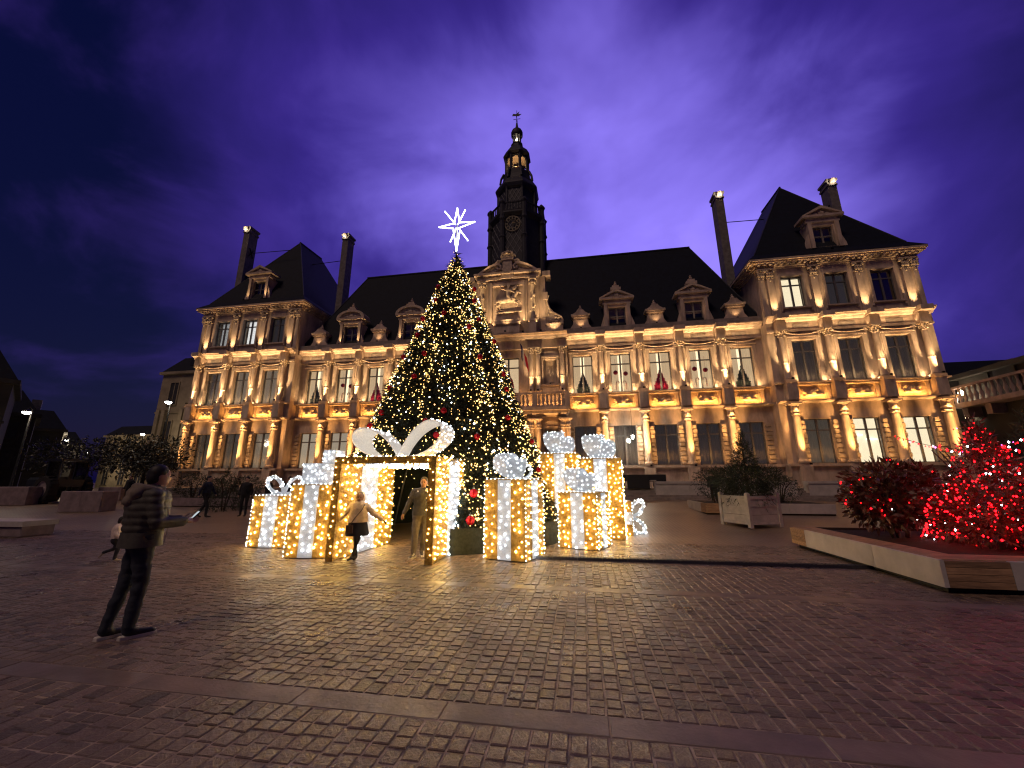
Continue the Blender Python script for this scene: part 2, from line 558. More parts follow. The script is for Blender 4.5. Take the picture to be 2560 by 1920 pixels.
# dark drainage channels that cross the square
for (x0, x1, y0, y1, h) in ((-1.2, 6.4, 8.86, 9.00, 0.035), (1.5, 12.5, 15.03, 15.13, 0.02)):
    ch = empty('drainage_channel', (x0, (y0+y1)/2, 0.0))
    n = int((x1-x0)/0.5)
    for k in range(n):
        o = MB()
        o.frustum((0.003, 0.497, -(y1-y0)/2-0.05, (y1-y0)/2+0.05, 0.0), (0.003, 0.497, -(y1-y0)/2, (y1-y0)/2, h+0.01))
        for q in range(6):
            o.box(0.05+q*0.07, 0.08+q*0.07, -(y1-y0)/2+0.01, (y1-y0)/2-0.01, h+0.01, h+0.016)
        o.build('cover_segment', M['grate'], ch, (k*0.5, 0, 0.006))
    tag(ch, 'low black cable cover strip crossing the setts by the gift boxes' if h > 0.03 else 'thin dark drainage line crossing the paving beyond the square planter', 'channel')
# ------------------------------------------------------------------ organic shapes: capsules fused by a voxel remesh
def capsule(mb, p0, p1, r0, r1, n=10):
    p0, p1 = Vector(p0), Vector(p1)
    d = p1-p0
    L = d.length
    d = d/L if L > 1e-6 else Vector((0,0,1))
    pts = []; rs = []
    for k in range(4):
        a = PI/2*(1-k/4.0)
        pts.append(p0 - d*(r0*math.sin(a))); rs.append(max(1e-4, r0*math.cos(a)))
    pts.append(p0); rs.append(r0)
    pts.append(p1); rs.append(r1)
    for k in range(1, 5):
        a = PI/2*k/4.0
        pts.append(p1 + d*(r1*math.sin(a))); rs.append(max(1e-4, r1*math.cos(a)))
    mb.tube(pts, rs, n)
def fused(name, caps, mats, voxel=0.02, smooth_it=3, balls=(), boxes=()):
    """caps: (p0,p1,r0,r1,mi); balls: (c,(rx,ry,rz),mi). one continuous skin, materials by nearest limb"""
    mb = MB()
    for c in caps:
        capsule(mb, c[0], c[1], c[2], c[3])
    for c in balls:
        mb.ball(c[0], c[1], 14, 10)
    for c in boxes:
        mb.box(*c[0])
    me0 = mb.mesh(name+'_src', [])
    ob = bpy.data.objects.new(name+'_src', me0)
    COL.objects.link(ob)
    md = ob.modifiers.new('r', 'REMESH'); md.mode = 'VOXEL'; md.voxel_size = voxel
    dg = bpy.context.evaluated_depsgraph_get()
    me = bpy.data.meshes.new_from_object(ob.evaluated_get(dg))
    bpy.data.objects.remove(ob); bpy.data.meshes.remove(me0)
    bm = bmesh.new(); bm.from_mesh(me)
    for _ in range(smooth_it):
        bmesh.ops.smooth_vert(bm, verts=bm.verts, factor=0.5, use_axis_x=True, use_axis_y=True, use_axis_z=True)
    bm.to_mesh(me); bm.free()
    me.name = name
    me.materials.clear()
    for m in mats:
        me.materials.append(m)
    if len(mats) > 1:
        C = [(Vector(c[0]), Vector(c[1])-Vector(c[0]), c[2], c[3], c[4]) for c in caps]
        for p in me.polygons:
            q = p.center; best = 1e9; bi = 0
            for a, d, r0, r1, mi in C:
                l2 = d.length_squared
                t = 0 if l2 < 1e-9 else max(0, min(1, (q-a).dot(d)/l2))
                s = (q-a-d*t).length - (r0+(r1-r0)*t)
                if s < best: best, bi = s, mi
            for c, r, mi in balls:
                e = Vector(((q[0]-c[0])/r[0], (q[1]-c[1])/r[1], (q[2]-c[2])/r[2]))
                s = (e.length-1)*min(r)
                if s < best: best, bi = s, mi
            p.material_index = bi
    me.shade_smooth()
    return me

# ------------------------------------------------------------------ town hall
HX, HY = -5.9, 32.0
TH = empty('town_hall', (HX, HY, 0))
tag(TH, 'floodlit stone town hall with columns, steep slate roofs and central bell tower', 'building')
LK = 5.0                                                 # common gain of the facade floodlights
WARM = (1.0, 0.50, 0.15)
GOLD = (1.0, 0.64, 0.30)
def lamp(kind, name, loc, power, col, radius=0.05, parent=TH, size=None, blend=0.6, rot=None):
    d = bpy.data.lights.new(name, kind)
    d.energy = power*LK; d.color = col
    d.shadow_soft_size = radius
    if kind == 'SPOT':
        d.spot_size = size; d.spot_blend = blend
    o = bpy.data.objects.new(name, d)
    COL.objects.link(o)
    o.location = loc
    if rot: o.rotation_euler = rot
    if parent is not None: o.parent = parent
    return o
fix = MB()
fix.box(-0.07, 0.07, -0.06, 0.06, 0, 0.10)
fix.box(-0.05, 0.05, -0.045, 0.045, 0.10, 0.13)
FIX = fix.mesh('uplight', M['iron'])
def up(x, y, z, power, col=GOLD, ang=70, tilt=8, tiltx=0, fixture=True):
    """recessed spotlight at (x,y,z) shining up along the wall"""
    lamp('SPOT', 'uplight_beam', (x, y, z+0.16), power, col, 0.10, TH, R(ang), 1.0, (R(180-tilt), R(tiltx), 0))
    if fixture:
        put('uplight', FIX, TH, (x, y, z))

def down(x, y, z, power, col, ang, tilt):
    lamp('SPOT', 'downlight_beam', (x, y, z), power, col, 0.04, TH, R(ang), 0.8, (R(tilt), 0, 0))
def strip(x, y, z, w, power, col=GOLD, tilt=10):
    """narrow strip light shining up; sill and plinth ones are added wall wash"""
    d = bpy.data.lights.new('wash_strip', 'AREA'); d.shape = 'RECTANGLE'; d.size = w; d.size_y = 0.05
    d.energy = power; d.color = col; d.spread = R(140)
    l = bpy.data.objects.new('wash_strip', d); COL.objects.link(l); l.parent = TH
    l.location = (x, y, z); l.rotation_euler = (R(180-tilt), 0, 0)
def wall_holes(b, x0, x1, z0, z1, yf, yb, holes):
    xs = sorted({x0, x1, *[h[0] for h in holes], *[h[1] for h in holes]})
    zs = sorted({z0, z1, *[h[2] for h in holes], *[h[3] for h in holes]})
    for a, c in zip(zs, zs[1:]):
        run = None
        for p, q in zip(xs, xs[1:]):
            mx, mz = (p+q)/2, (a+c)/2
            inside = any(h[0] < mx < h[1] and h[2] < mz < h[3] for h in holes)
            if not inside:
                run = (run[0], q) if run else (p, q)
            if (inside or q == xs[-1]) and run:
                b.box(run[0], run[1], yf, yb, a, c)
                run = None
WX = [7.75 + 3.087*k for k in range(4)]                 # wing columns
WW = [6.21, 9.29, 12.38, 15.46, 18.50]                   # wing windows
PXC = [20.92 + 3.07*k for k in range(4)]                 # pavilion columns
PW = [22.46, 25.53, 28.60]                               # pavilion windows
PC = 25.53

# --- windows
def wave(b, x0, x1, y, z0, z1, amp=0.03, n=16, taper=0.0, side=1):
    vs = []; fs = []
    for k in range(n+1):
        t = k/n
        yy = y + amp*math.sin(t*n*1.3)
        xa = x0+(x1-x0)*t
        vs.append((xa, yy, z1))
        vs.append((xa + taper*side*t, yy, z0))
    for k in range(n):
        fs.append((2*k, 2*k+1, 2*k+3, 2*k+2))
    b.add(vs, fs)
WCACHE = {}
def window(cx, z0, w, h, y, room='room_dark', curtain=None, transom=0.74, parent=TH, cols=2, lampz=False, gap=0.22):
    key = (round(w, 3), round(h, 3), transom, cols)
    if key not in WCACHE:
        f = MB(); s = 0.065; t = 0.09; hw = w/2
        f.box(-hw, -hw+s, -0.05, 0.05, 0, h); f.box(hw-s, hw, -0.05, 0.05, 0, h)
        f.box(-hw+s, hw-s, -0.05, 0.05, 0, s*1.3); f.box(-hw+s, hw-s, -0.05, 0.05, h-s, h)
        f.box(-t/2-0.02, t/2+0.02, -0.06, 0.04, s*1.3, h-s)
        zt = h*transom
        f.box(-hw+s, -t/2-0.02, -0.055, 0.045, zt-t/2, zt+t/2); f.box(t/2+0.02, hw-s, -0.055, 0.045, zt-t/2, zt+t/2)
        panes = []
        for xa, xb in ((-hw+s, -t/2-0.02), (t/2+0.02, hw-s)):
            for za, zb in ((s*1.3, zt-t/2), (zt+t/2, h-s)):
                p = MB(); p.box(xa, xb, -0.008, 0.008, za, zb)
                panes.append(p.mesh('pane', M['glass']))
        WCACHE[key] = (f.mesh('window', M['frame']), panes)
    fm, panes = WCACHE[key]
    o = put('window', fm, parent, (cx, y, z0))
    for p in panes:
        put('pane', p, o)
    hw = w/2
    back = MB()
    if curtain == 'drapes':
        back.box(-hw-0.1, hw+0.1, 0.55, 0.6, -0.1, h+0.1)
        back.build('room_interior', M[room], o)
        c = MB()
        wave(c, -hw, -gap*hw, 0.25, 0, h, 0.025, 14, -0.12*0, 1)
        wave(c, gap*hw*0.9, hw, 0.25, 0, h, 0.025, 14, 0, 1)
        c.build('curtain', M['curtain_lit'], o, smooth=60)
    elif curtain == 'blind':
        back.box(-hw-0.1, hw+0.1, 0.40, 0.45, -0.1, h+0.1)
        back.build('room_interior', M['room_dark'], o)
        c = MB(); wave(c, -hw, hw, 0.16, 0, h, 0.012, 30)
        c.build('net_curtain', M[room], o, smooth=60)
    else:
        back.box(-hw-0.1, hw+0.1, 0.50, 0.55, -0.1, h+0.1)
        back.build('room_interior', M[room], o)
    if lampz:
        l = MB(); l.box(-hw+0.1, -0.1, 0.30, 0.42, h*0.62, h*0.645); l.box(0.12, hw-0.1, 0.30, 0.42, h*0.52, h*0.545)
        l.build('ceiling_lamp', M['tube_lamp'], o)
    return o
M['curtain_lit'] = mat('curtain_lit', (0.60, 0.54, 0.45), 0.9, var=0.25, scale=7, stretch=(3,1,0.15), emit=(1.0, 0.74, 0.46), estr=0.46)
M['room_bright'] = mat('lit_hall', (0.6, 0.55, 0.45), 0.9, var=0.2, scale=2, emit=(1.0, 0.86, 0.60), estr=1.15)
M['net_grey'] = mat('net_grey', (0.30, 0.29, 0.31), 0.9, var=0.25, scale=6, stretch=(4,1,0.2), emit=(1.0, 0.86, 0.72), estr=0.05)
M['net_beige'] = mat('net_beige', (0.52, 0.47, 0.42), 0.9, var=0.25, scale=6, stretch=(4,1,0.2), emit=(1.0, 0.82, 0.62), estr=0.14)
M['net_blue'] = mat('net_blue', (0.22, 0.20, 0.20), 0.9, var=0.25, scale=6, stretch=(4,1,0.2), emit=(1.0, 0.9, 0.85), estr=0.02)

# --- shared column meshes (origin at the foot)
def col_gf():
    s = MB()
    s.lathe([(0.36,0),(0.36,0.07),(0.33,0.09),(0.345,0.13),(0.31,0.18),(0.275,0.21),(0.26,0.26),(0.255,1.2),(0.225,3.28),(0.225,3.30),(0.275,3.33),(0.275,3.40),(0.225,3.43),(0.222,3.52),(0.29,3.56),(0.29,3.66),(0.225,3.70)], 18)
    c = MB()
    c.lathe([(0.225,3.70),(0.25,3.78),(0.235,3.82),(0.27,4.02),(0.33,4.10),(0.36,4.12)], 18)
    c.box(-0.39, 0.39, -0.39, 0.39, 4.12, 4.25)
    return s.mesh('column', M['stone'], 40), c.mesh('capital', M['stone'], 40)
def col_1f():
    s = MB()
    s.lathe([(0.28,0),(0.28,0.06),(0.25,0.08),(0.27,0.12),(0.24,0.16),(0.21,0.20),(0.205,1.25),(0.225,1.27),(0.225,1.33),(0.203,1.35),(0.175,3.30),(0.20,3.33),(0.20,3.36)], 18)
    c = MB()
    c.lathe([(0.175,3.36),(0.18,3.5),(0.25,3.76),(0.29,3.80)], 16)
    for k in range(8):
        a = 2*PI*k/8
        for (r, z, q) in ((0.215, 3.50, 0.055), (0.25, 3.64, 0.06)):
            c.ball((r*math.cos(a+z), r*math.sin(a+z), z), (q, q, 0.085), 6, 4)
    for sx_ in (-1, 1):
        for sy_ in (-1, 1):
            c.ball((sx_*0.25, sy_*0.25, 3.72), 0.075, 7, 5)
    c.box(-0.30, 0.30, -0.30, 0.30, 3.80, 3.88)
    return s.mesh('column', M['stone'], 40), c.mesh('capital', M['sculpt'], 40)
GFS, GFC = col_gf()
F1S, F1C = col_1f()
def column(x, y, z, S, C, sc=1.0):
    o = put('column', S, TH, (x, y, z)); o.scale = (1, 1, sc)
    put('capital', C, o)
    return o
# rusticated blocks beside the ground-floor windows
qb = []
for w in (0.36, 0.46):
    o = MB(); e = 0.03
    o.box(-w/2, w/2, -0.10, 0.02, 0, 0.27)
    o.frustum((-w/2, w/2, -0.1001, -0.10, 0), (-w/2, w/2, -0.1001, -0.10, 0.27))
    q = MB()
    q.add([(-w/2,0,0),(w/2,0,0),(w/2,0,0.28),(-w/2,0,0.28),(-w/2,-0.08,0.0),(w/2,-0.08,0.0),(w/2,-0.08,0.28),(-w/2,-0.08,0.28),
           (-w/2+e,-0.13,e),(w/2-e,-0.13,e),(w/2-e,-0.13,0.28-e),(-w/2+e,-0.13,0.28-e)],
          [(0,1,5,4),(1,2,6,5),(2,3,7,6),(3,0,4,7),(4,5,9,8),(5,6,10,9),(6,7,11,10),(7,4,8,11),(8,9,10,11)])
    qb.append(q.mesh('quoin_block', M['stone_block']))
def quoins(x, y, z0=2.78, n=9):
    for k in range(n):
        put('quoin_block', qb[k % 2], TH, (x, y, z0 + 0.335*k))
# relief panels: trophies of arms
def relief(seed):
    r = random.Random(seed)
    caps = []; 
    for k in range(5):
        a = r.uniform(-0.9, 0.9); cx = r.uniform(-0.35, 0.35); L = r.uniform(0.3, 0.6)
        dx, dz = math.cos(a)*L, math.sin(a)*min(L, 0.42)
        caps.append(((cx-dx, -0.05, 0.5-dz*0.8), (cx+dx, -0.07, 0.5+dz*0.8), 0.035, 0.03, 0))
    for k in range(9):
        x = r.uniform(-0.62, 0.62); z = 0.5 + r.uniform(-0.30, 0.30)*(1-abs(x)*0.7)
        q = r.uniform(0.06, 0.13)
        caps.append(((x, -0.05, z), (x+r.uniform(-0.14, 0.14), -0.09, z+r.uniform(-0.08, 0.08)), q, q*0.7, 0))
    caps.append(((-0.30, -0.10, 0.34), (0.30, -0.10, 0.34), 0.12, 0.11, 0))
    caps.append(((0.0, -0.14, 0.5), (0.0, -0.14, 0.62), 0.14, 0.10, 0))
    return fused('trophy_relief', caps, [M['sculpt']], 0.035, 1)
RELIEFS = [relief(s) for s in (3, 8, 21, 34, 55)]
def panel(x, y, k, w=2.26):
    p = MB(); h = 1.16; z0 = 7.20; hw = w/2
    p.box(-hw, hw, -0.045, 0.12, 0, h)
    p.box(-hw, hw, -0.30, -0.045, h-0.10, h); p.box(-hw, hw, -0.12, -0.045, 0, 0.06)
    p.box(-hw, -hw+0.24, -0.16, -0.045, 0.06, h-0.10); p.box(hw-0.24, hw, -0.16, -0.045, 0.06, h-0.10)
    o = p.build('relief_panel', M['stone'], TH, (x, y, z0))
    put('trophy_relief', RELIEFS[k % 5], o, (0, -0.055, 0.02)).scale = (1.18, 1.0, 1.0)
    # the hidden strip light above the carving
    d = bpy.data.lights.new('panel_light', 'AREA'); d.shape = 'RECTANGLE'; d.size = w*0.8; d.size_y = 0.06
    d.energy = 30; d.color = (1.0, 0.42, 0.08); d.spread = R(130)
    l = bpy.data.objects.new('panel_light', d); COL.objects.link(l); l.parent = o
    l.location = (0, -0.36, 0.0); l.rotation_euler = (R(180-22), 0, 0)

def cornice(x0, x1, y, z, prof, name, ends=True, mats=None):
    b = MB(); b.prism([(y+p[0], z+p[1]) for p in prof], x0, x1, axis='x')
    return b.build(name, mats or M['stone'], TH)

COR = [(0.25,0),(0.25,0.42),(-0.62,0.42),(-0.62,0.34),(-0.55,0.30),(-0.50,0.22),(-0.30,0.16),(-0.22,0.06),(-0.12,0.0)]
LEDGE = [(0.25,0),(0.25,0.17),(-0.42,0.17),(-0.42,0.10),(-0.30,0.03),(-0.20,0.0)]

def facade(x0, x1, wins, cols, yc, pav=False, sgn=1, edge_p=True):
    """one stretch of front: yc is the column plane, the wall stands 0.3 behind it"""
    yw = yc + 0.30
    ww = 1.62
    # plinth with raised dies under the columns
    b = MB()
    b.box(x0, x1, yw-0.42, yw+0.4, 0.0, 2.52)
    b.box(x0-0.03, x1+0.03, yw-0.66, yw+0.4, 2.52, 2.70)
    b.box(x0-0.02, x1+0.02, yw-0.55, yw+0.35, 0.0, 1.32)
    b.build('plinth', M['stone'], TH)
    for c in cols:
        d = MB(); d.box(-0.40, 0.40, -0.40, 0.2, 0.0, 1.42); d.build('plinth_die', M['stone'], TH, (c, yc-0.02, 1.10))
    g = MB()
    wall_holes(g, x0, x1, 2.70, 7.0, yw, yw+0.45, [(w-ww/2-0.04, w+ww/2+0.04, 2.70, 5.86) for w in wins])
    g.build('ground_floor_wall', M['stone'], TH)
    cornice(x0-0.02, x1+0.02, yw, 7.0, LEDGE, 'string_course')
    m = MB(); m.box(x0, x1, yw-0.02, yw+0.45, 7.17, 8.42); m.build('panel_course', M['stone'], TH)
    s = MB(); s.box(x0-0.01, x1+0.01, yw-0.36, yw+0.45, 8.42, 8.52); s.build('sill_course', M['stone'], TH)
    f = MB()
    wall_holes(f, x0, x1, 8.52, 12.42, yw, yw+0.45, [(w-ww/2, w+ww/2, 8.56, 11.78) for w in wins])
    f.build('first_floor_wall', M['stone'], TH)
    e = MB(); e.box(x0, x1, yw-0.16, yw+0.45, 12.42, 12.60); e.box(x0, x1, yw-0.10, yw+0.45, 12.60, 13.20)
    e.build('frieze', M['stone'], TH)
    cornice(x0-0.02, x1+0.02, yw-0.05, 13.20, COR, 'cornice')
    for c in cols:
        # pedestals in the panel course, entablature blocks over the capitals
        d = MB(); d.box(-0.34, 0.34, -0.34, 0.30, 7.17, 8.42); d.box(-0.37, 0.37, -0.38, 0.30, 8.42, 8.64)
        d.build('pedestal', M['stone'], TH, (c, yc, 0))
        k = MB(); k.box(-0.32, 0.32, -0.32, 0.22, 12.44, 13.22); k.box(-0.40, 0.40, -0.72, 0.1, 13.24, 13.60)
        k.build('entablature_block', M['stone'], TH, (c, yc, 0))
        column(c, yc-0.12, 2.74, GFS, GFC)
        column(c, yc, 8.64, F1S, F1C, 0.985)
        up(c, yc-0.98, 2.60, 340, WARM, 44, 15)
        down(c, yc-0.72, 6.95, 70, WARM, 60, 16)
        up(c, yc-0.60, 8.60, 200, GOLD, 54, 15)
    for i, w in enumerate(wins):
        a = MB()
        # moulded architrave round the first-floor window and the ground-floor lintel
        a.box(w-ww/2-0.22, w-ww/2-0.002, yw-0.10, yw+0.1, 8.52, 11.96); a.box(w+ww/2+0.002, w+ww/2+0.22, yw-0.10, yw+0.1, 8.52, 11.96)
        a.box(w-ww/2-0.002, w+ww/2+0.002, yw-0.10, yw+0.1, 11.80, 11.96)
        a.box(w-ww/2-0.30, w+ww/2+0.30, yw-0.16, yw+0.1, 11.97, 12.06)
        a.build('window_surround', M['stone'], TH)
        t = MB()
        pts = [(w + 1.12*u, yc+0.16-0.02*(1-u*u), 12.34 - 0.17*(1-u*u)) for u in [j/8-1 for j in range(17)]]
        t.tube(pts, 0.045, 6); t.build('festoon_moulding', M['stone'], TH, smooth=60)
        tb = MB(); tb.box(w-0.55, w+0.55, yw-0.125, yw, 12.72, 13.02); tb.build('frieze_tablet', M['stone_dark'], TH)
        strip(w, yw-0.34, 12.63, 2.7, 10, GOLD, 0)
        strip(w, yw-0.27, 8.535, 2.3, 34, GOLD, 6)  # added at the sill to wash the first-floor wall
        strip(w, yw-0.58, 2.72, 2.0, 16, WARM, 8)  # added on the plinth to wash the ground-floor wall
        for sx_ in (-1, 1):
            quoins(w + sx_*(ww/2+0.27), yw)
    return yw
M['stone_dark'].node_tree.nodes['Principled BSDF'].inputs['Roughness'].default_value = 0.9

for sg in (-1, 1):
    ws = [sg*w for w in WW]; cs = [sg*c for c in WX]
    x0, x1 = sorted((sg*5.02, sg*20.08))
    facade(x0, x1, ws, cs, 0.0)
    for i, w in enumerate(ws):
        panel(w, 0.30, i + (0 if sg > 0 else 2))
    ws = [sg*w for w in PW]; cs = [sg*c for c in PXC]
    x0, x1 = sorted((sg*20.08, sg*30.98))
    facade(x0, x1, ws, cs, -0.95, True)
    for i, w in enumerate(ws):
        panel(w, -0.65, i + (1 if sg > 0 else 3))
    # pavilion body: returns and attic storey
    xa, xb = sorted((sg*20.09, sg*30.97))
    b = MB()
    b.box(xa, xa+0.4, -0.195, 13.0, 0, 13.6); b.box(xb-0.4, xb, -0.195, 13.0, 0, 13.6)
    b.box(xa+0.4, xb-0.4, 12.6, 13.0, 0, 18.0)
    b.build('pavilion_side_wall', M['stone'], TH)
    at = MB()
    yw = -0.62
    wall_holes(at, xa+0.03, xb-0.03, 13.62, 17.75, yw, yw+0.45, [(w-0.78, w+0.78, 14.45, 17.02) for w in ws])
    at.build('attic_wall', M['stone'], TH)
    for xq in (xa+0.03, xb-0.43):
        b = MB(); b.box(xq, xq+0.40, yw+0.45, 12.6, 13.62, 17.75); b.build('attic_side_wall', M['stone'], TH)
    # crowning cornice with modillions, all round
    c = MB()
    for k, (o, z0, z1) in enumerate(((0.06, 17.75, 17.90), (0.16, 17.90, 18.05), (0.50, 18.12, 18.26), (0.60, 18.26, 18.42))):
        c.box(xa-o, xb+o, yw-o, 13.0+o, z0, z1)
    c.box(xa-0.12, xb+0.12, yw-0.12, 13.0, 18.05, 18.12)
    n = 27
    for k in range(n):
        x = xa+0.1 + (xb-xa-0.2)*k/(n-1)
        c.box(x-0.09, x+0.09, yw-0.44, yw-0.12, 17.95, 18.12)
    for k in range(20):
        y = yw + 0.3 + k*0.6
        c.box(xa-0.36, xa-0.12, y-0.09, y+0.09, 17.95, 18.12); c.box(xb+0.12, xb+0.36, y-0.09, y+0.09, 17.95, 18.12)
    c.build('attic_cornice', M['stone'], TH)
    for q, cx in enumerate([sg*v for v in PXC] + [sg*(PXC[0]-0.62), sg*(PXC[3]+0.62)]):
        p = MB()
        w = 0.30 if q < 4 else 0.2
        p.box(-w, w, -0.20, 0, 13.64, 13.92); p.box(-w+0.05, w-0.05, -0.15, 0, 13.92, 16.9)
        o = p.build('attic_pilaster', M['stone'], TH, (cx, yw, 0))
        k = MB()
        k.box(-w, w, -0.2, 0, 16.9, 16.98); k.box(-w-0.06, w+0.06, -0.26, 0, 17.62, 17.74)
        for j in range(7):
            k.ball(((j % 3 - 1)*0.17, -0.2, 17.12+0.2*(j//3)), (0.10, 0.10, 0.12), 7, 5)
        for sx_ in (-1, 1):
            k.ball((sx_*w, -0.2, 17.5), 0.11, 8, 6)
        k.ball((0, -0.17, 16.76), (0.07, 0.06, 0.14), 7, 5)
        k.build('capital', M['sculpt'], o, smooth=50)
        if q < 4:
            up(cx, yw-0.50, 13.66, 70, GOLD, 50, 14)
    for i, w in enumerate(ws):
        a = MB()
        a.box(w-0.96, w-0.782, yw-0.10, yw+0.1, 14.40, 17.16); a.box(w+0.782, w+0.96, yw-0.10, yw+0.1, 14.40, 17.16)
        a.box(w-0.782, w+0.782, yw-0.10, yw+0.1, 17.03, 17.16)
        a.box(w-1.05, w+1.05, yw-0.24, yw+0.1, 14.30, 14.40)
        a.box(w-0.85, w+0.85, yw-0.06, yw+0.05, 13.70, 14.18)
        for sx_ in (-1, 1):
            a.tube([(w+sx_*0.98, yw-0.16, 14.9), (w+sx_*1.02, yw-0.20, 14.7), (w+sx_*1.0, yw-0.16, 14.5), (w+sx_*1.06, yw-0.12, 14.1)], 0.07, 6)
        a.build('attic_window_surround', M['stone'], TH)
    # steep pavilion roof
    r = MB()
    e = (xa-0.62, xb+0.62, yw-0.62, 13.62, 18.44)
    cx = sg*PC
    A = [(e[0],e[2],e[4]),(e[1],e[2],e[4]),(e[1],e[3],e[4]),(e[0],e[3],e[4])]
    k = 0.18
    Bp = [(e[0]+0.75,e[2]+0.75,e[4]+0.75),(e[1]-0.75,e[2]+0.75,e[4]+0.75),(e[1]-0.75,e[3]-0.75,e[4]+0.75),(e[0]+0.75,e[3]-0.75,e[4]+0.75)]
    T = [(cx, 4.3, 28.7), (cx, 8.1, 28.9)]
    r.add(A+Bp+T, [(0,3,2,1),(0,1,5,4),(1,2,6,5),(2,3,7,6),(3,0,4,7),(4,5,8),(5,6,9,8),(6,7,9),(7,4,8,9)])
    ro = r.build('pavilion_roof', M['slate'], TH)
    rl = MB(); rl.tube([(cx,4.25,28.72),(cx,8.15,28.92)], 0.10, 6); rl.tube([Bp[0], T[0]], 0.05, 5); rl.tube([Bp[1], T[0]], 0.05, 5)
    rl.build('ridge_lead', M['lead'], ro)

# windows, storey by storey
def dress(x, first, ground):
    yc = -0.65 if abs(x) > 20 else 0.30
    window(x, 8.56, 1.62, 3.22, yc+0.26, *first)
    window(x, 2.71, 1.70, 3.15, yc+0.26, *ground)
dark1 = ('net_blue', 'blind'); grey1 = ('net_grey', 'blind'); beige1 = ('net_beige', 'blind')
for x in PW[:1]: dress(x, dark1, ('net_grey', 'blind'))
dress(PW[1], dark1, ('room_cream', None, 0.74, TH, 2, True))
dress(PW[2], dark1, ('room_cream', None))
for w in WW: dress(w, ('room_bright', 'drapes'), ('net_blue', 'blind'))
dress(-PW[0], beige1, beige1); dress(-PW[1], beige1, grey1); dress(-PW[2], beige1, grey1)
for w in WW: dress(-w, ('room_bright', 'drapes'), ('room_dim', 'blind') if w > 12 else ('net_blue', 'blind'))
for w, rm, c in ((PW[0], 'room_cream', None), (PW[1], 'net_blue', 'blind'), (PW[2], 'room_dark', None),
                 (-PW[0], 'net_blue', 'blind'), (-PW[1], 'room_cold', None), (-PW[2], 'room_cold', None)):
    window(w, 14.46, 1.54, 2.54, -0.62+0.26, rm, c)

# wing parapet and main roof
b = MB(); b.box(-20.05, 20.05, -0.28, 0.20, 13.62, 14.04); b.build('parapet', M['stone_dark'], TH)
r = MB()
e = (-20.3, 20.3, 0.20, 10.8, 14.0)
r.add([(e[0],e[2],e[4]),(e[1],e[2],e[4]),(e[1],e[3],e[4]),(e[0],e[3],e[4]),(-17.1,5.3,23.85),(17.1,5.3,23.85)],
      [(0,3,2,1),(0,1,5,4),(1,2,5),(2,3,4,5),(3,0,4)])
ro = r.build('main_roof', M['slate'], TH)
rl = MB(); rl.tube([(-17.15,5.3,23.9),(17.15,5.3,23.9)], 0.11, 6); rl.tube([(17.1,5.3,23.87),(20.3,0.2,14.05)], 0.06, 5); rl.tube([(-17.1,5.3,23.87),(-20.3,0.2,14.05)], 0.06, 5)
rl.build('ridge_lead', M['lead'], ro)
b = MB(); b.box(-20.08, 20.08, 10.2, 10.6, 0, 14.0); b.build('rear_wall', M['stone_dark'], TH)

# --- dormers
def dormer(x, y, z, arched, pav=False, scale=1.0):
    b = MB(); hw = 1.06
    wall_holes(b, -hw, hw, 0, 2.15, 0, 0.5, [(-0.70, 0.70, 0.12, 1.92)])
    b.box(-hw, hw, 0.5, 3.0, 0, 2.2)
    b.box(-hw-0.12, hw+0.12, -0.14, 0.6, 2.15, 2.32); b.box(-hw-0.36, hw+0.36, -0.34, 0.9, 2.52, 2.70)
    b.box(-hw-0.05, hw+0.05, -0.08, 0.7, 2.32, 2.52)
    for s in (-1, 1):
        b.box(s*0.93-0.13, s*0.93+0.13, -0.16, 0.0, 0.0, 2.14)
        b.prism([(s*1.06, 0), (s*1.06+s*0.34, 0), (s*1.06+s*0.30, 0.35), (s*1.06+s*0.10, 0.95), (s*1.06, 1.3)][::s], -0.02, 0.3)
    o = b.build('dormer', M['stone'], TH, (x, y, z))
    o.scale = (scale,)*3
    p = MB(); hx = hw+0.36
    if arched:
        arc = [(hx*math.cos(t)*1.0, 2.70+0.78*math.sin(t)) for t in [PI*k/14 for k in range(15)]]
        inn = [(0.80*q[0], 2.70+(q[1]-2.70)*0.74) for q in arc]
        for k in range(14):
            p.prism([inn[k], arc[k], arc[k+1], inn[k+1]][::-1], -0.34, 0.8)
        p.prism(inn[::-1], -0.10, 0.7)
        top = 3.44
    else:
        p.prism([(-hx, 2.70), (-0.85*hx, 2.70), (0, 3.22), (0, 3.46)][::-1], -0.34, 0.8)
        p.prism([(hx, 2.70), (0, 3.46), (0, 3.22), (0.85*hx, 2.70)][::-1], -0.34, 0.8)
        p.prism([(-0.85*hx, 2.70), (0.85*hx, 2.70), (0, 3.22)], -0.10, 0.7)
        top = 3.42
    p.ball((0, -0.12, 2.92), (0.26, 0.12, 0.17), 8, 6); p.ball((-0.4, -0.12, 2.84), (0.2, 0.1, 0.1), 7, 5); p.ball((0.4, -0.12, 2.84), (0.2, 0.1, 0.1), 7, 5)
    p.build('pediment', M['sculpt'], o, smooth=30)
    if not pav:
        f = MB(); f.box(-0.42, 0.42, -0.2, 0.35, top, top+0.22); f.box(-0.28, 0.28, -0.14, 0.28, top+0.22, top+0.42)
        f.lathe([(0.06,top+0.42),(0.12,top+0.50),(0.15,top+0.60),(0.06,top+0.70),(0.10,top+0.76),(0.02,top+0.86)], 8, (0, 0.05))
        f.build('finial', M['stone'], o, smooth=40)
    window(0, 0.13, 1.38, 1.78, 0.30, 'room_dark', None, 0.55, o)
    return o
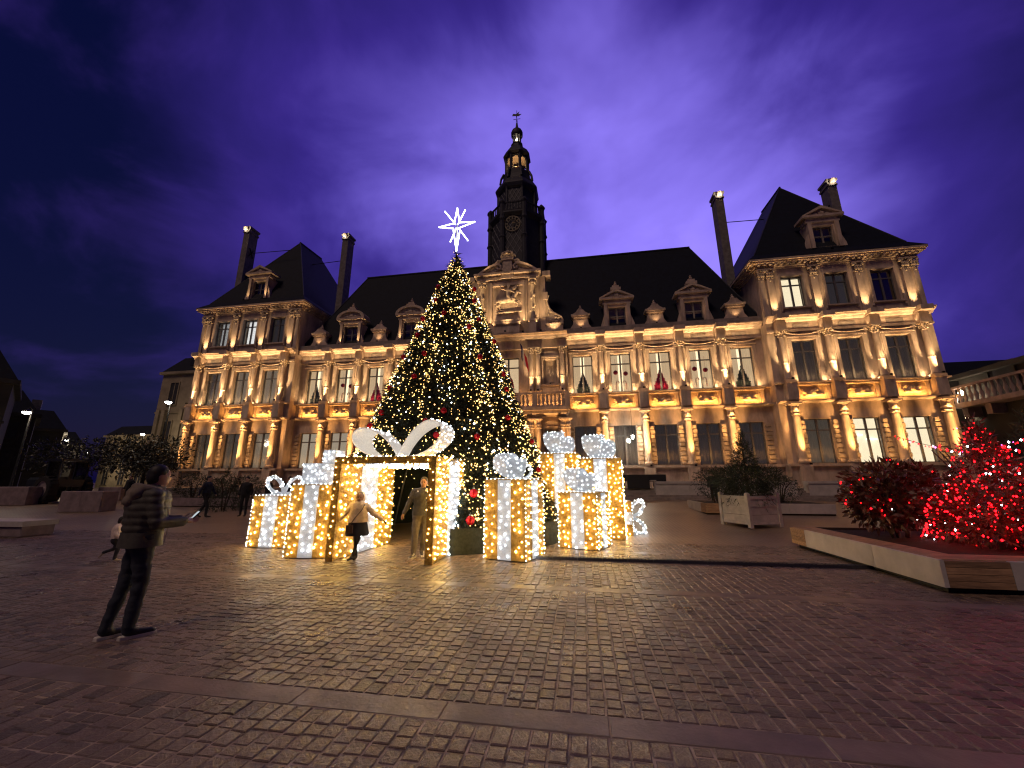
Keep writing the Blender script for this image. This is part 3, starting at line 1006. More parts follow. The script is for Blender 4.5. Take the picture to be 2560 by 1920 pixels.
def small_dormer(x, y, z):
    b = MB()
    prof = [(-0.90,0),(0.90,0),(0.88,0.22),(0.66,0.55),(0.60,1.12),(-0.60,1.12),(-0.66,0.55),(-0.88,0.22)]
    b.prism(prof, 0, 1.2)
    b.box(-0.28, 0.28, -0.03, 0, 0.45, 0.95)
    b.box(-0.72, 0.72, -0.14, 1.2, 1.12, 1.26); b.box(-0.80, 0.80, -0.22, 1.25, 1.26, 1.42)
    b.prism([(-0.72,1.42),(0.72,1.42),(0.40,1.62),(0.22,1.86),(-0.22,1.86),(-0.40,1.62)], -0.12, 1.0)
    b.lathe([(0.10,1.86),(0.17,1.98),(0.17,2.06),(0.06,2.16),(0.09,2.22),(0.02,2.36)], 8, (0, 0.2))
    return b.build('roof_vent', M['stone'], TH, (x, y, z), smooth=25)
for x in (9.30, 15.42): dormer(x, 0.22, 14.02, False)
for x in (-9.25, -15.25): dormer(x, 0.22, 14.02, True)
for x in (6.24, 12.34, 18.46, -6.24, -12.28, -18.46):
    small_dormer(x, 0.20, 14.02)
    up(x, -0.12, 14.04, 5, (1.0, 0.60, 0.28), 90, 20)
for x in (-9.25, -15.25):
    up(x-0.9, -0.10, 14.04, 16, GOLD, 60, 8); up(x+0.9, -0.10, 14.04, 16, GOLD, 60, 8)
for x in (9.30, 15.42):
    up(x, -0.12, 14.04, 3, (1.0, 0.60, 0.34), 120, 10)
dormer(25.55, -0.35, 19.35, False, True, 1.05)
dormer(-25.55, -0.35, 19.35, False, True, 1.05)
up(-26.6, -0.85, 19.1, 16, GOLD, 60, 14); up(-24.5, -0.85, 19.1, 16, GOLD, 60, 14)
up(25.55, -0.95, 18.9, 2.5, (1.0, 0.66, 0.45), 120, 12)
# lit round lamps low behind the dormer windows
for x in (9.30, 15.42, -9.25, -15.25):
    g = MB(); g.lathe([(0.001,-0.01),(0.30,-0.01),(0.30,0.01),(0.001,0.01)], 16)
    for dx in ((-0.36, 0.36) if x > 0 else (0.36,)):
        o = g.build('globe_lamp', M['tube_lamp'], TH, (x+dx, 0.22+0.44, 14.42)); o.rotation_euler = (R(90), 0, 0)

# --- chimneys with iron ties
def chimney(x, y, z0, z1, side):
    b = MB(); b.box(-0.36, 0.36, 0, 1.15, z0, z1-0.7)
    b.box(-0.43, 0.43, -0.07, 1.22, z1-0.70, z1-0.52); b.box(-0.38, 0.38, -0.03, 1.18, z1-0.52, z1-0.22); b.box(-0.47, 0.47, -0.12, 1.27, z1-0.22, z1)
    b.frustum((-0.9, 0.9, -0.3, 1.5, z0), (-0.37, 0.37, -0.01, 1.16, z0+2.6))
    o = b.build('chimney', M['brick_chimney'], TH, (x, y, 0))
    t = MB()
    for zz in (z1-3.0, z1-6.2):
        for q in (0.6,):
            t.tube([(side*0.39, q-0.28, zz+0.5), (side*0.39, q, zz), (side*0.39, q-0.28, zz-0.5)], 0.05, 5)
            t.tube([(side*0.39, q+0.28, zz+0.5), (side*0.39, q, zz), (side*0.39, q+0.28, zz-0.5)], 0.05, 5)
    t.build('iron_tie', M['iron'], o)
    w = MB(); w.tube([(side*0.36, 0.6, z1-3.0), (side*5.2, 0.8, z1-3.0)], 0.04, 5); w.build('tie_rod', M['iron'], o)
    c = MB(); c.lathe([(0.20,0),(0.26,0.1),(0.26,0.34),(0.16,0.42)], 12, (0, -0.26)); c.build('chimney_boss', M['stone'], o, (0, 0.12, z1-0.5), smooth=40)
    lamp('SPOT', 'chimney_light', (x, y-0.75, z1-1.15), 26, (1.0, 0.84, 0.60), 0.05, TH, R(60), 0.5, (R(180-28), 0, 0))
chimney(-29.9, 1.3, 18.6, 29.3, 1)
chimney(-19.55, 4.0, 13.5, 29.0, -1)
chimney(20.0, 4.0, 13.5, 28.8, 1)
chimney(29.75, 4.0, 18.6, 28.8, -1)

# --- central bay
cyl, cyw = -0.40, -0.10
b = MB()
b.box(-5.0, 5.0, -0.95, 0.4, 0, 2.68)
b.build('plinth', M['stone'], TH)
g = MB(); wall_holes(g, -5.0, 5.0, 2.70, 7.0, cyw, cyw+0.6, [(-0.95, 0.95, 2.70, 6.0), (2.95, 4.15, 3.4, 5.6), (-4.15, -2.95, 3.4, 5.6)])
g.build('ground_floor_wall', M['stone'], TH)
dr = MB(); dr.box(-0.95, -0.02, 0, 0.12, 0, 3.3); dr.box(0.02, 0.95, 0, 0.12, 0, 3.3)
for s in (-1, 1):
    for z in (0.3, 1.4, 2.4): dr.box(s*0.48-0.3, s*0.48+0.3, -0.04, 0, z, z+0.75)
dr.build('door', M['frame'], TH, (0, 0.1, 2.7))
f = MB(); wall_holes(f, -5.0, 5.0, 8.42, 12.42, cyw, cyw+0.6, [(-0.92, 0.92, 8.5, 11.8), (2.98, 4.10, 9.4, 11.5), (-4.10, -2.98, 9.4, 11.5)])
f.build('first_floor_wall', M['stone'], TH)
window(0, 8.5, 1.84, 3.3, cyw+0.25, 'room_warm', None)
e = MB(); e.box(-5.0, 5.0, cyl-0.05, 0.4, 12.44, 13.20); e.build('frieze', M['stone'], TH)
cornice(-5.08, 5.08, cyl-0.18, 13.20, COR, 'cornice')
b = MB(); b.box(-4.95, 4.95, cyw, 0.4, 7.0, 8.42); b.build('panel_course', M['stone'], TH)
bal = MB(); bal.box(-5.05, 5.05, -1.35, 0.0, 7.0, 7.25); bal.box(-4.95, 4.95, -1.2, 0.0, 6.75, 7.0)
for x in (-4.6, -2.3, 2.3, 4.6): bal.prism([(-1.2, 6.75), (-0.1, 6.75), (-0.1, 6.1), (-0.4, 6.2)][::-1], x-0.2, x+0.2, axis='x')
bo = bal.build('balcony', M['stone'], TH)
rl = MB(); rl.box(-5.05, 5.05, -1.32, -1.02, 8.28, 8.46); rl.box(-5.0, 5.0, -1.28, -1.06, 7.25, 7.36)
for x in (-4.9, -2.35, 2.35, 4.9, -1.0, 1.0): rl.box(x-0.2, x+0.2, -1.30, -1.04, 7.36, 8.28)
for s in (-1, 1): rl.box(s*4.9-0.1, s*4.9+0.1, -1.02, -0.1, 8.28, 8.46)
rl.build('handrail', M['stone'], bo)
bb = MB(); bb.lathe([(0.10,0),(0.10,0.08),(0.06,0.14),(0.125,0.34),(0.06,0.62),(0.055,0.72),(0.10,0.84),(0.10,0.92)], 10)
bme = bb.mesh('baluster', M['stone'], 40)
for i in range(30):
    x = -4.6 + i*9.2/29
    if min(abs(x-q) for q in (-4.9, -2.35, 2.35, 4.9, -1.0, 1.0)) > 0.3:
        put('baluster', bme, bo, (x, -1.17, 7.36))
for i in range(8):
    lamp('POINT', 'balcony_light', (-4.4 + i*1.257, -0.75, 7.45), 5, WARM, 0.05)
for s in (-1, 1):
    for x in (2.02, 2.60, 4.56):
        column(s*x, cyl, 8.64, F1S, F1C, 0.985)
        up(s*x, cyl-0.60, 8.64, 80, GOLD, 56, 16)
    for x in (2.02, 2.60, 4.50, 4.92):
        o = column(s*x, -0.85, 2.74, GFS, GFC, 0.86); o.scale = (0.8, 0.8, 0.86)
    for x in (2.3, 4.7):
        up(s*x, -1.75, 2.60, 220, WARM, 50, 14)
    # niches: shell hood, bust, sill
    for (z0, z1, zs) in ((9.40, 11.5, 9.30), (3.4, 5.6, 3.3)):
        n = MB()
        n.box(s*3.54-0.56, s*3.54+0.56, 0.32, 0.42, z0, z1)
        n.box(s*3.54-0.72, s*3.54-0.57, cyw-0.12, cyw+0.02, z0, z1+0.1); n.box(s*3.54+0.57, s*3.54+0.72, cyw-0.12, cyw+0.02, z0, z1+0.1)
        n.box(s*3.54-0.80, s*3.54+0.80, cyw-0.22, cyw+0.02, z1+0.1, z1+0.25)
        n.box(s*3.54-0.86, s*3.54+0.86, cyw-0.25, 0.3, zs-0.12, zs+0.02)
        n.box(s*3.54-0.74, s*3.54+0.74, cyw-0.14, cyw, zs-0.75, zs-0.12)
        n.prism([(s*3.54+0.8*math.cos(t), z1+0.25+0.42*math.sin(t)) for t in [PI*k/10 for k in range(11)]], cyw-0.16, cyw)
        n.ball((s*3.54, 0.1, z0+0.12), (0.26, 0.2, 0.14), 10, 6)
        n.build('niche', M['stone'], TH, smooth=30)
    up(s*3.54, cyw+0.05, 9.34, 16, (1.0, 0.70, 0.34), 100, 4)
# --- gable above the central bay
gb = empty('gable', (0, 0, 0), 0, TH)
b = MB()
b.box(-2.75, 2.75, -0.35, 0.9, 13.62, 19.0)
b.box(-3.30, -2.75, -0.15, 0.9, 13.62, 19.2); b.box(2.75, 3.30, -0.15, 0.9, 13.62, 19.2)
b.build('gable_wall', M['stone'], gb)
for xq in (-4.75, 3.30):
    b = MB(); b.box(xq, xq+1.45, -0.3, 0.7, 13.62, 14.5); b.box(xq-0.06, xq+1.51, -0.38, 0.75, 14.5, 14.62)
    b.build('gable_base', M['stone'], gb)
for s in (-1, 1):
    v = MB()
    out = [(3.3,14.62),(4.70,14.62),(4.74,14.95),(4.60,15.28),(4.25,15.50),(3.90,15.72),(3.62,16.1),(3.46,16.6),(3.44,17.0),(3.55,17.3),(3.3,17.5)]
    v.prism([(s*p[0], p[1]) for p in out][::s], -0.05, 0.5)
    v.tube([(s*p[0], -0.08, p[1]) for p in out[1:-1]], 0.09, 7)
    r = random.Random(5)
    for k in range(16):
        x = r.uniform(3.5, 4.5); z = 14.8 + r.uniform(0, 1)*(0.55 if x > 3.9 else 1.1)
        v.ball((s*x, -0.08, z), (r.uniform(0.08, 0.16), 0.10, r.uniform(0.06, 0.13)), 7, 5)
    v.build('scroll', M['sculpt'], gb, smooth=35)
    c = MB()
    c.box(s*2.25-0.30, s*2.25+0.30, -0.95, -0.35, 13.62, 14.70); c.box(s*2.25-0.37, s*2.25+0.37, -1.02, -0.35, 14.70, 14.86)
    c.build('gable_pedestal', M['stone'], gb)
    c = MB()
    c.lathe([(0.26,14.86),(0.22,15.0),(0.20,15.1),(0.19,18.1),(0.22,18.15)], 14, (s*2.25, -0.66))
    for k in range(10):
        a = k*1.7
        c.ball((s*2.25+0.17*math.cos(a), -0.66+0.17*math.sin(a), 15.2+0.28*k), (0.13, 0.13, 0.15), 7, 5)
    for k in range(8):
        a = 2*PI*k/8
        c.ball((s*2.25+0.26*math.cos(a), -0.66+0.26*math.sin(a), 18.36), (0.10, 0.10, 0.2), 7, 5)
    c.box(s*2.25-0.36, s*2.25+0.36, -1.0, -0.35, 18.58, 18.70)
    c.build('gable_column', M['sculpt'], gb, smooth=45)
    # broken segmental pediment
    p = MB()
    arc = []
    for k in range(9):
        t = k/8
        arc.append((2.85 - 2.15*t, 19.62 + 1.05*math.sin(t*PI/2)))
    low = [(2.85 - 2.15*t, 19.62) for t in (k/8 for k in range(9))]
    for k in range(8):
        a0, a1 = arc[k], arc[k+1]
        q = [(a0[0], a0[1]-0.22 if k else a0[1]), a0, a1, (a1[0], a1[1]-0.22)]
        pts = [(s*w[0], w[1]) for w in q]
        p.prism(pts[::-s] if s > 0 else pts, -0.62, 0.6)
        pts = [(s*w[0], w[1]) for w in [(a0[0], 19.62), (a0[0], a0[1]-0.2), (a1[0], a1[1]-0.2), (a1[0], 19.62)]]
        if k: p.prism(pts[::-s] if s > 0 else pts, -0.30, 0.5)
    p.tube([(s*0.75, -0.55, 20.45), (s*0.55, -0.58, 20.25), (s*0.62, -0.58, 20.02), (s*0.85, -0.58, 20.02), (s*0.92, -0.58, 20.22)], 0.10, 8)
    p.tube([(s*1.5, -0.4, 20.0), (s*1.25, -0.42, 19.85), (s*1.0, -0.4, 20.0)], 0.10, 8)
    p.build('broken_pediment', M['stone'], gb, smooth=30)
    b = MB(); b.box(s*3.42-0.35, s*3.42+0.35, -0.3, 0.9, 19.2, 19.62); b.build('gable_shoulder', M['stone'], gb)
    b = MB(); b.box(s*3.3-0.2, s*3.3+0.2, -0.25, 0.5, 16.9, 17.6); b.build('gable_bracket', M['stone'], gb)
b = MB(); b.box(-2.75, 2.75, -0.62, 0.9, 19.0, 19.2); b.box(-2.85, 2.85, -0.50, 0.9, 19.2, 19.42); b.box(-3.0, 3.0, -0.85, 0.9, 19.42, 19.62)
b.box(-0.55, 0.55, -0.72, -0.5, 19.0, 19.44)
b.build('gable_entablature', M['stone'], gb)
fr = MB()
for o, d in ((1.75, -0.46), (1.55, -0.58)):
    fr.box(-o, -o+0.18, d, -0.35, 15.0, 18.75); fr.box(o-0.18, o, d, -0.35, 15.0, 18.75)
    fr.box(-o+0.18, o-0.18, d, -0.35, 18.75-0.18 - (1.75-o), 18.75 - (1.75-o))
fr.build('relief_frame', M['stone'], gb)
pd = MB(); pd.box(-1.1, 1.1, -0.75, -0.35, 13.62, 14.62); pd.box(-1.22, 1.22, -0.90, -0.35, 14.62, 14.80); pd.box(-0.9, 0.9, -0.80, -0.75, 13.85, 14.4)
pd.box(-1.12, 1.12, -0.86, -0.35, 14.80, 15.02)
pd.build('relief_pedestal', M['stone'], gb)
hc = [((-0.62,-0.65,16.05),(0.35,-0.68,16.15),0.24,0.26,0), ((0.35,-0.68,16.2),(0.72,-0.75,16.75),0.20,0.12,0), ((0.72,-0.75,16.8),(0.98,-0.78,16.62),0.12,0.07,0),
      ((0.35,-0.68,16.0),(0.75,-0.72,15.75),0.11,0.07,0), ((0.75,-0.72,15.75),(0.62,-0.72,15.45),0.06,0.05,0), ((0.30,-0.62,16.0),(0.85,-0.66,16.05),0.10,0.06,0), ((0.85,-0.66,16.05),(0.98,-0.66,15.75),0.055,0.05,0),
      ((-0.60,-0.65,16.0),(-0.75,-0.70,15.6),0.15,0.08,0), ((-0.75,-0.70,15.6),(-0.60,-0.70,15.2),0.07,0.05,0), ((-0.5,-0.60,15.95),(-0.95,-0.62,15.65),0.13,0.07,0), ((-0.95,-0.62,15.65),(-1.02,-0.62,15.25),0.06,0.05,0),
      ((-0.85,-0.62,16.1),(-1.12,-0.6,15.8),0.07,0.04,0), ((0.0,-0.7,16.35),(0.02,-0.74,16.95),0.20,0.17,0), ((0.02,-0.74,17.2),(0.03,-0.75,17.32),0.13,0.12,0), ((0.02,-0.7,17.42),(0.0,-0.68,17.55),0.15,0.05,0),
      ((-0.10,-0.78,16.95),(-0.5,-0.82,17.1),0.08,0.06,0), ((-0.5,-0.82,17.1),(-0.72,-0.8,17.5),0.05,0.04,0), ((0.15,-0.8,16.95),(0.45,-0.86,16.7),0.08,0.06,0), ((0.05,-0.86,16.4),(0.28,-0.9,15.95),0.11,0.07,0),
      ((0.45,-0.7,17.05),(0.62,-0.66,17.25),0.20,0.14,0), ((-0.9,-0.6,15.05),(1.0,-0.6,15.08),0.08,0.08,0)]
put('horseman_relief', fused('horseman_relief', hc, [M['sculpt']], 0.04, 1), gb, (0.1, 0.12, 0.05)).scale = (1.12, 1, 1.05)
cr = MB()
cr.box(-0.42, 0.42, -0.6, 0.3, 20.0, 20.85); cr.box(-0.55, 0.55, -0.7, 0.4, 20.85, 21.0)
cr.lathe([(0.50,21.0),(0.56,21.12),(0.50,21.22),(0.62,21.45)], 12, (0, -0.15))
for k in range(8):
    a = 2*PI*k/8
    cr.ball((0.60*math.cos(a), -0.15+0.60*math.sin(a), 21.52), (0.13, 0.13, 0.18), 7, 5)
    cr.tube([(0.58*math.cos(a), -0.15+0.58*math.sin(a), 21.5), (0.40*math.cos(a), -0.15+0.40*math.sin(a), 21.82), (0.02*math.cos(a), -0.15, 21.95)], 0.06, 5)
cr.ball((0, -0.15, 22.02), 0.11, 8, 6)
for s in (-1, 1):
    cr.tube([(s*0.45, -0.3, 20.9), (s*0.9, -0.32, 20.95), (s*1.15, -0.32, 20.6), (s*0.95, -0.32, 20.3), (s*0.7, -0.32, 20.1)], [0.10, 0.16, 0.15, 0.12, 0.06], 8)
cr.prism([(0.0, 19.35), (0.5, 19.9), (0.42, 20.0), (-0.42, 20.0), (-0.5, 19.9)], -0.78, 0.0)
cr.build('crowned_crest', M['sculpt'], gb, smooth=35)
for x in (-2.95, 2.95, -1.45, 1.45): up(x, -1.2, 13.64, 110, GOLD, 66, 6)
up(0, -1.55, 13.64, 120, GOLD, 60, 12)
for s in (-1, 1):
    up(s*4.0, -0.75, 13.64, 22, GOLD, 95, 14); up(s*2.0, -1.35, 19.64 - 0.0, 10, GOLD, 120, 20, fixture=False)

# --- bell tower
BT = empty('bell_tower', (0, 5.5, 0), 0, TH)
BT.scale = (0.92, 0.92, 1.0)
ph = PI/8
def stage(name, prof, m='lead', n=8, parent=BT, smooth=None, phase=ph):
    o = MB(); o.lathe(prof, n, (0, 0), phase); return o.build(name, M[m], parent, smooth=smooth)
def oc(r): return r/math.cos(PI/8)
st1 = stage('lower_stage', [(oc(2.85),19.0),(oc(2.85),27.9),(oc(3.05),28.05),(oc(3.25),28.25),(oc(3.25),28.42),(oc(2.0),28.44)])
def lattice(parent, r, z0, z1, nd, skip=False):
    o = MB(); w = 2*r*math.tan(PI/8)*0.86
    for k in range(8):
        if k in (1, 2, 3): continue
        a = -PI/2 + k*PI/4
        ca, sa = math.cos(a), math.sin(a)
        def P(u, z): return (r*1.006*ca - u*sa, r*1.006*sa + u*ca, z)
        h = z1-z0; step = w/nd
        for s in (-1, 1):
            for j in range(-int(h/step)-1, nd+int(h/step)+1):
                u0 = -w/2 + j*step
                pts = []
                t0, t1 = 0.0, h
                ua = u0; ub = u0 + s*h*0.62
                # clip to the face
                q0, q1 = ua, ub
                def cl_(u, ta): return u
                lo, hi = 0.0, 1.0
                d = q1-q0
                if abs(d) < 1e-6: continue
                ta, tb = (-w/2-q0)/d, (w/2-q0)/d
                lo = max(lo, min(ta, tb)); hi = min(hi, max(ta, tb))
                if hi-lo < 0.03: continue
                o.tube([P(q0+d*lo, z0+h*lo), P(q0+d*hi, z0+h*hi)], 0.045, 4)
        for u in (-w/2, w/2): o.tube([P(u, z0), P(u, z1)], 0.06, 4)
    return o.build('lead_lattice', M['lead_light'], parent)
lattice(st1, 2.85, 23.6, 27.8, 3)
for k in range(8):
    a = ph + k*PI/4
    t = MB()
    t.lathe([(0.30,19.5),(0.30,25.3),(0.42,25.5),(0.30,25.7),(0.28,27.4),(0.42,27.6),(0.30,27.9),(0.30,29.3),(0.42,29.5),(0.42,29.62),(0.12,30.0)], 8, (oc(2.98)*math.cos(a), oc(2.98)*math.sin(a)))
    t.build('corner_turret', M['lead'], BT)
rail = MB()
for k in range(8):
    a0, a1 = ph+k*PI/4, ph+(k+1)*PI/4
    p0 = Vector((oc(3.12)*math.cos(a0), oc(3.12)*math.sin(a0), 0)); p1 = Vector((oc(3.12)*math.cos(a1), oc(3.12)*math.sin(a1), 0))
    rail.tube([p0+Vector((0,0,29.45)), p1+Vector((0,0,29.45))], 0.11, 6)
    rail.tube([p0+Vector((0,0,28.55)), p1+Vector((0,0,28.55))], 0.09, 6)
    for j in range(1, 8):
        q = p0.lerp(p1, j/8)
        rail.tube([(q.x,q.y,28.5),(q.x,q.y,29.45)], [0.07,0.07], 5)
rail.build('gallery_rail', M['lead'], BT)
st2 = stage('middle_stage', [(oc(2.1),28.4),(oc(2.1),31.9),(oc(2.35),32.1),(oc(2.50),32.4),(oc(2.45),32.6),(oc(2.05),33.3),(oc(1.75),33.6),(oc(1.62),34.2),(oc(1.62),34.5)])
lattice(st2, 2.1, 29.3, 31.8, 3)
for k in range(8):
    a = ph + k*PI/4
    t = MB(); t.lathe([(0.16,28.5),(0.16,31.8),(0.24,32.0)], 6, (oc(2.15)*math.cos(a), oc(2.15)*math.sin(a)))
    t.tube([(oc(1.95)*math.cos(a), oc(1.95)*math.sin(a), 33.5), (oc(1.85)*math.cos(a), oc(1.85)*math.sin(a), 34.2), (oc(1.55)*math.cos(a), oc(1.55)*math.sin(a), 34.9)], 0.14, 6)
    t.build('buttress', M['lead'], BT)
stage('belfry_floor', [(oc(1.5),34.4),(oc(1.5),34.95),(oc(1.35),34.98)])
for k in range(8):
    a = ph + k*PI/4
    t = MB(); t.lathe([(0.20,34.9),(0.17,35.1),(0.17,36.9),(0.24,37.05)], 8, (oc(1.27)*math.cos(a), oc(1.27)*math.sin(a)))
    t.build('belfry_post', M['lead'], BT)
    a2 = a + PI/8
    t = MB()
    # round-headed arch between two posts
    ca, sa = math.cos(a2), math.sin(a2)
    half = 1.27*math.tan(PI/8)
    pts = [(1.27*ca - half*math.cos(q)*sa*0.8, 1.27*sa + half*math.cos(q)*ca*0.8, 36.45+0.42*math.sin(q)) for q in [PI*j/8 for j in range(9)]]
    t.tube(pts, 0.09, 5)
    t.tube([(1.27*ca - half*sa*0.8*u, 1.27*sa + half*ca*0.8*u, 35.35) for u in (-1, 1)], 0.06, 5)
    t.build('belfry_arch', M['lead'], BT)
bell = MB(); bell.lathe([(0.55,35.3),(0.50,35.45),(0.34,35.8),(0.28,36.2),(0.12,36.35)], 14); bell.build('bell', mat('bell_bronze', (0.45, 0.26, 0.10), 0.4, metal=0.9), BT, smooth=40)
cei = MB(); cei.lathe([(1.25,36.96),(1.25,37.02)], 16); cei.build('belfry_ceiling', M['stone'], BT)
lamp('POINT', 'belfry_light', (0, 5.5, 35.2), 22, (1.0, 0.58, 0.22), 0.1)
lamp('POINT', 'belfry_light', (0.0, 4.75, 35.3), 16, (1.0, 0.62, 0.26), 0.1)
stage('belfry_roof', [(oc(1.45),37.02),(oc(1.62),37.2),(oc(1.60),37.35),(oc(1.30),38.0),(oc(0.95),38.35),(oc(0.70),38.7),(oc(0.66),39.0),(oc(0.72),39.1),(oc(0.62),39.3)])
for k in range(8):
    a = ph + k*PI/4
    t = MB(); t.lathe([(0.09,39.25),(0.08,40.4)], 6, (0.46*math.cos(a), 0.46*math.sin(a))); t.build('lantern_post', M['lead'], BT)
stage('lantern_roof', [(0.62,40.35),(0.74,40.5),(0.76,40.85),(0.66,41.15),(0.40,41.45),(0.18,41.7),(0.10,42.4),(0.02,42.5)], n=12, smooth=40)
lamp('POINT', 'lantern_light', (0, 5.5, 39.75), 22, (1.0, 0.80, 0.5), 0.1)
lm = MB(); lm.lathe([(0.10,39.3),(0.16,39.6),(0.16,40.0),(0.08,40.2)], 10); lm.build('lantern_lamp', M['lamp_warm'], BT, smooth=40)
va = MB(); va.tube([(0,0,42.4),(0,0,44.2)], 0.035, 5); va.tube([(-0.45,0,42.95),(0.45,0,42.95)], 0.03, 5); va.tube([(0,-0.45,42.95),(0,0.45,42.95)], 0.03, 5)
va.ball((0,0,42.7), 0.10, 7, 5)
va.prism([(-0.6,43.5),(-0.2,43.45),(0.25,43.35),(0.6,43.6),(0.2,43.65),(0.35,44.0),(-0.1,43.7),(-0.5,43.8)], -0.02, 0.02)
va.build('weather_vane', M['iron'], BT)
# clock
ck = MB()
cy0 = -2.98
for k in range(32):
    a0, a1 = 2*PI*k/32, 2*PI*(k+1)/32
    for (ri, ro_) in ((0.80, 0.90), (0.50, 0.55)):
        q = [(ri*math.cos(a0), ri*math.sin(a0)), (ro_*math.cos(a0), ro_*math.sin(a0)), (ro_*math.cos(a1), ro_*math.sin(a1)), (ri*math.cos(a1), ri*math.sin(a1))]
        ck.prism([(p[0], p[1]) for p in q], -0.03, 0.03)
for k in range(12):
    a = 2*PI*k/12; ca, sa = math.cos(a), math.sin(a)
    ck.prism([(0.57*ca-0.05*sa, 0.57*sa+0.05*ca), (0.57*ca+0.05*sa, 0.57*sa-0.05*ca), (0.78*ca+0.05*sa, 0.78*sa-0.05*ca), (0.78*ca-0.05*sa, 0.78*sa+0.05*ca)], -0.045, 0.0)
ck.tube([(0,-0.06,0),(0.33,-0.06,0.33)], 0.05, 5); ck.tube([(0,-0.08,0),(0.62,-0.08,0.08)], 0.04, 5)
ck.build('clock_face', mat('clock_gilt', (0.17, 0.15, 0.11), 0.6, metal=0.3), BT, (-0.1, cy0, 27.0))

# --- the town hall's front steps and low walls
ST = empty('front_steps', (0, 25.2, 0))
tag(ST, 'broad pale stone steps in front of the town hall', 'steps')
for k in range(5):
    b = MB(); b.box(-40, 28, 0.36*k, 0.36*k+0.37, 0.35, 0.50+0.125*(k+1)); b.build('step', M['stone_dark'], ST)
b = MB(); b.box(-40, 28, 1.80, 6.4, 0.35, 1.118); b.build('landing', M['stone_dark'], ST)
# ------------------------------------------------------------------ lit gift boxes
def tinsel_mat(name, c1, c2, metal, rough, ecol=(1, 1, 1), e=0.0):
    # emission put into the tinsel adds glow on the ground; no lamps inside
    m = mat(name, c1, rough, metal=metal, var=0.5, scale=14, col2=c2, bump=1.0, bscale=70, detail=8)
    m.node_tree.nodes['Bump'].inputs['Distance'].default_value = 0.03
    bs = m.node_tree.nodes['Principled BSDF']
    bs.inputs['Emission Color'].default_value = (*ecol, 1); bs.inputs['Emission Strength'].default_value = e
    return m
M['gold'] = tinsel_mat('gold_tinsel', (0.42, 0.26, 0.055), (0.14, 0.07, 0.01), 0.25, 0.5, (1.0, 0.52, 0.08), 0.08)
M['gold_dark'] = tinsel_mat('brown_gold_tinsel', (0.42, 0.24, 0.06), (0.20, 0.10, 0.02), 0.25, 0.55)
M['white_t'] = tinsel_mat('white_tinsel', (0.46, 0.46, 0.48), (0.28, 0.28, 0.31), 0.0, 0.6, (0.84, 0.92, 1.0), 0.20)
M['bulb_gold'] = emis('gold_led', (1.0, 0.60, 0.14), 42.0)
M['bulb_white'] = emis('white_led', (0.86, 0.94, 1.0), 17.0)
M['bulb_warm'] = emis('warm_led', (1.0, 0.60, 0.18), 3.6)
M['bulb_red'] = emis('red_led', (1.0, 0.003, 0.006), 12.0)
M['bulb_pink'] = emis('pink_led', (1.0, 0.10, 0.70), 7.0)
M['neon'] = emis('star_tube', (0.93, 0.97, 1.0), 7.0)
M['bow_cloth'] = mat('bow_gauze', (0.72, 0.70, 0.66), 0.7, var=0.2, scale=30, bump=0.6, bscale=80, emit=(1.0, 0.94, 0.86), estr=0.22)  # bow's glow put into the gauze as emission

class Deco:
    """bulbs and tinsel strands gathered for one gift"""
    def __init__(self):
        self.gold = MB(); self.white = MB(); self.ts = MB()
    def face(self, o, u, v, n, W, Hh, zones, sp=0.135, r=0.02, dens=420, both=False):
        """rectangle o + a*u + b*v; zones: (u0,u1,kind) as fractions"""
        o, u, v, n = Vector(o), Vector(u), Vector(v), Vector(n)
        for (f0, f1, kind) in zones:
            a0, a1 = f0*W, f1*W
            nu = max(1, round((a1-a0)/sp)); nv = max(1, round(Hh/sp))
            tgt = self.gold if kind == 'g' else self.white
            for i in range(nu):
                for j in range(nv):
                    if rnd.random() < 0.10: continue
                    a = a0 + (i+0.5+rnd.uniform(-0.33, 0.33))*(a1-a0)/nu
                    c = (j+0.5+0.5*(i % 2)-0.25+rnd.uniform(-0.33, 0.33))*Hh/nv
                    if not (0.01 < c < Hh-0.01): continue
                    tgt.octa(tuple(o+u*a+v*c+n*(r+0.012)), r*rnd.choice((0.7, 0.9, 1.0, 1.0, 1.25)))
            for k in range(int((a1-a0)*Hh*dens)):
                p = o + u*rnd.uniform(a0, a1) + v*rnd.uniform(0, Hh)
                d = (u*rnd.uniform(-1, 1) + v*rnd.uniform(-1, 1) + n*rnd.uniform(0.1, 0.9)).normalized()*rnd.uniform(0.02, 0.055)
                s = d.cross(n); s = s.normalized()*0.006 if s.length > 1e-5 else u*0.006
                self.ts.add([tuple(p-s), tuple(p+s), tuple(p+d)], [(0,1,2)], 0 if kind == 'g' else 1)
    def build(self, parent):
        if self.gold.f: tag(self.gold.build('gold_lights', M['bulb_gold'], parent), kind='stuff')
        if self.white.f: tag(self.white.build('white_lights', M['bulb_white'], parent), kind='stuff')
        if self.ts.f: tag(self.ts.build('tinsel', [M['gold'], M['white_t']], parent), kind='stuff')

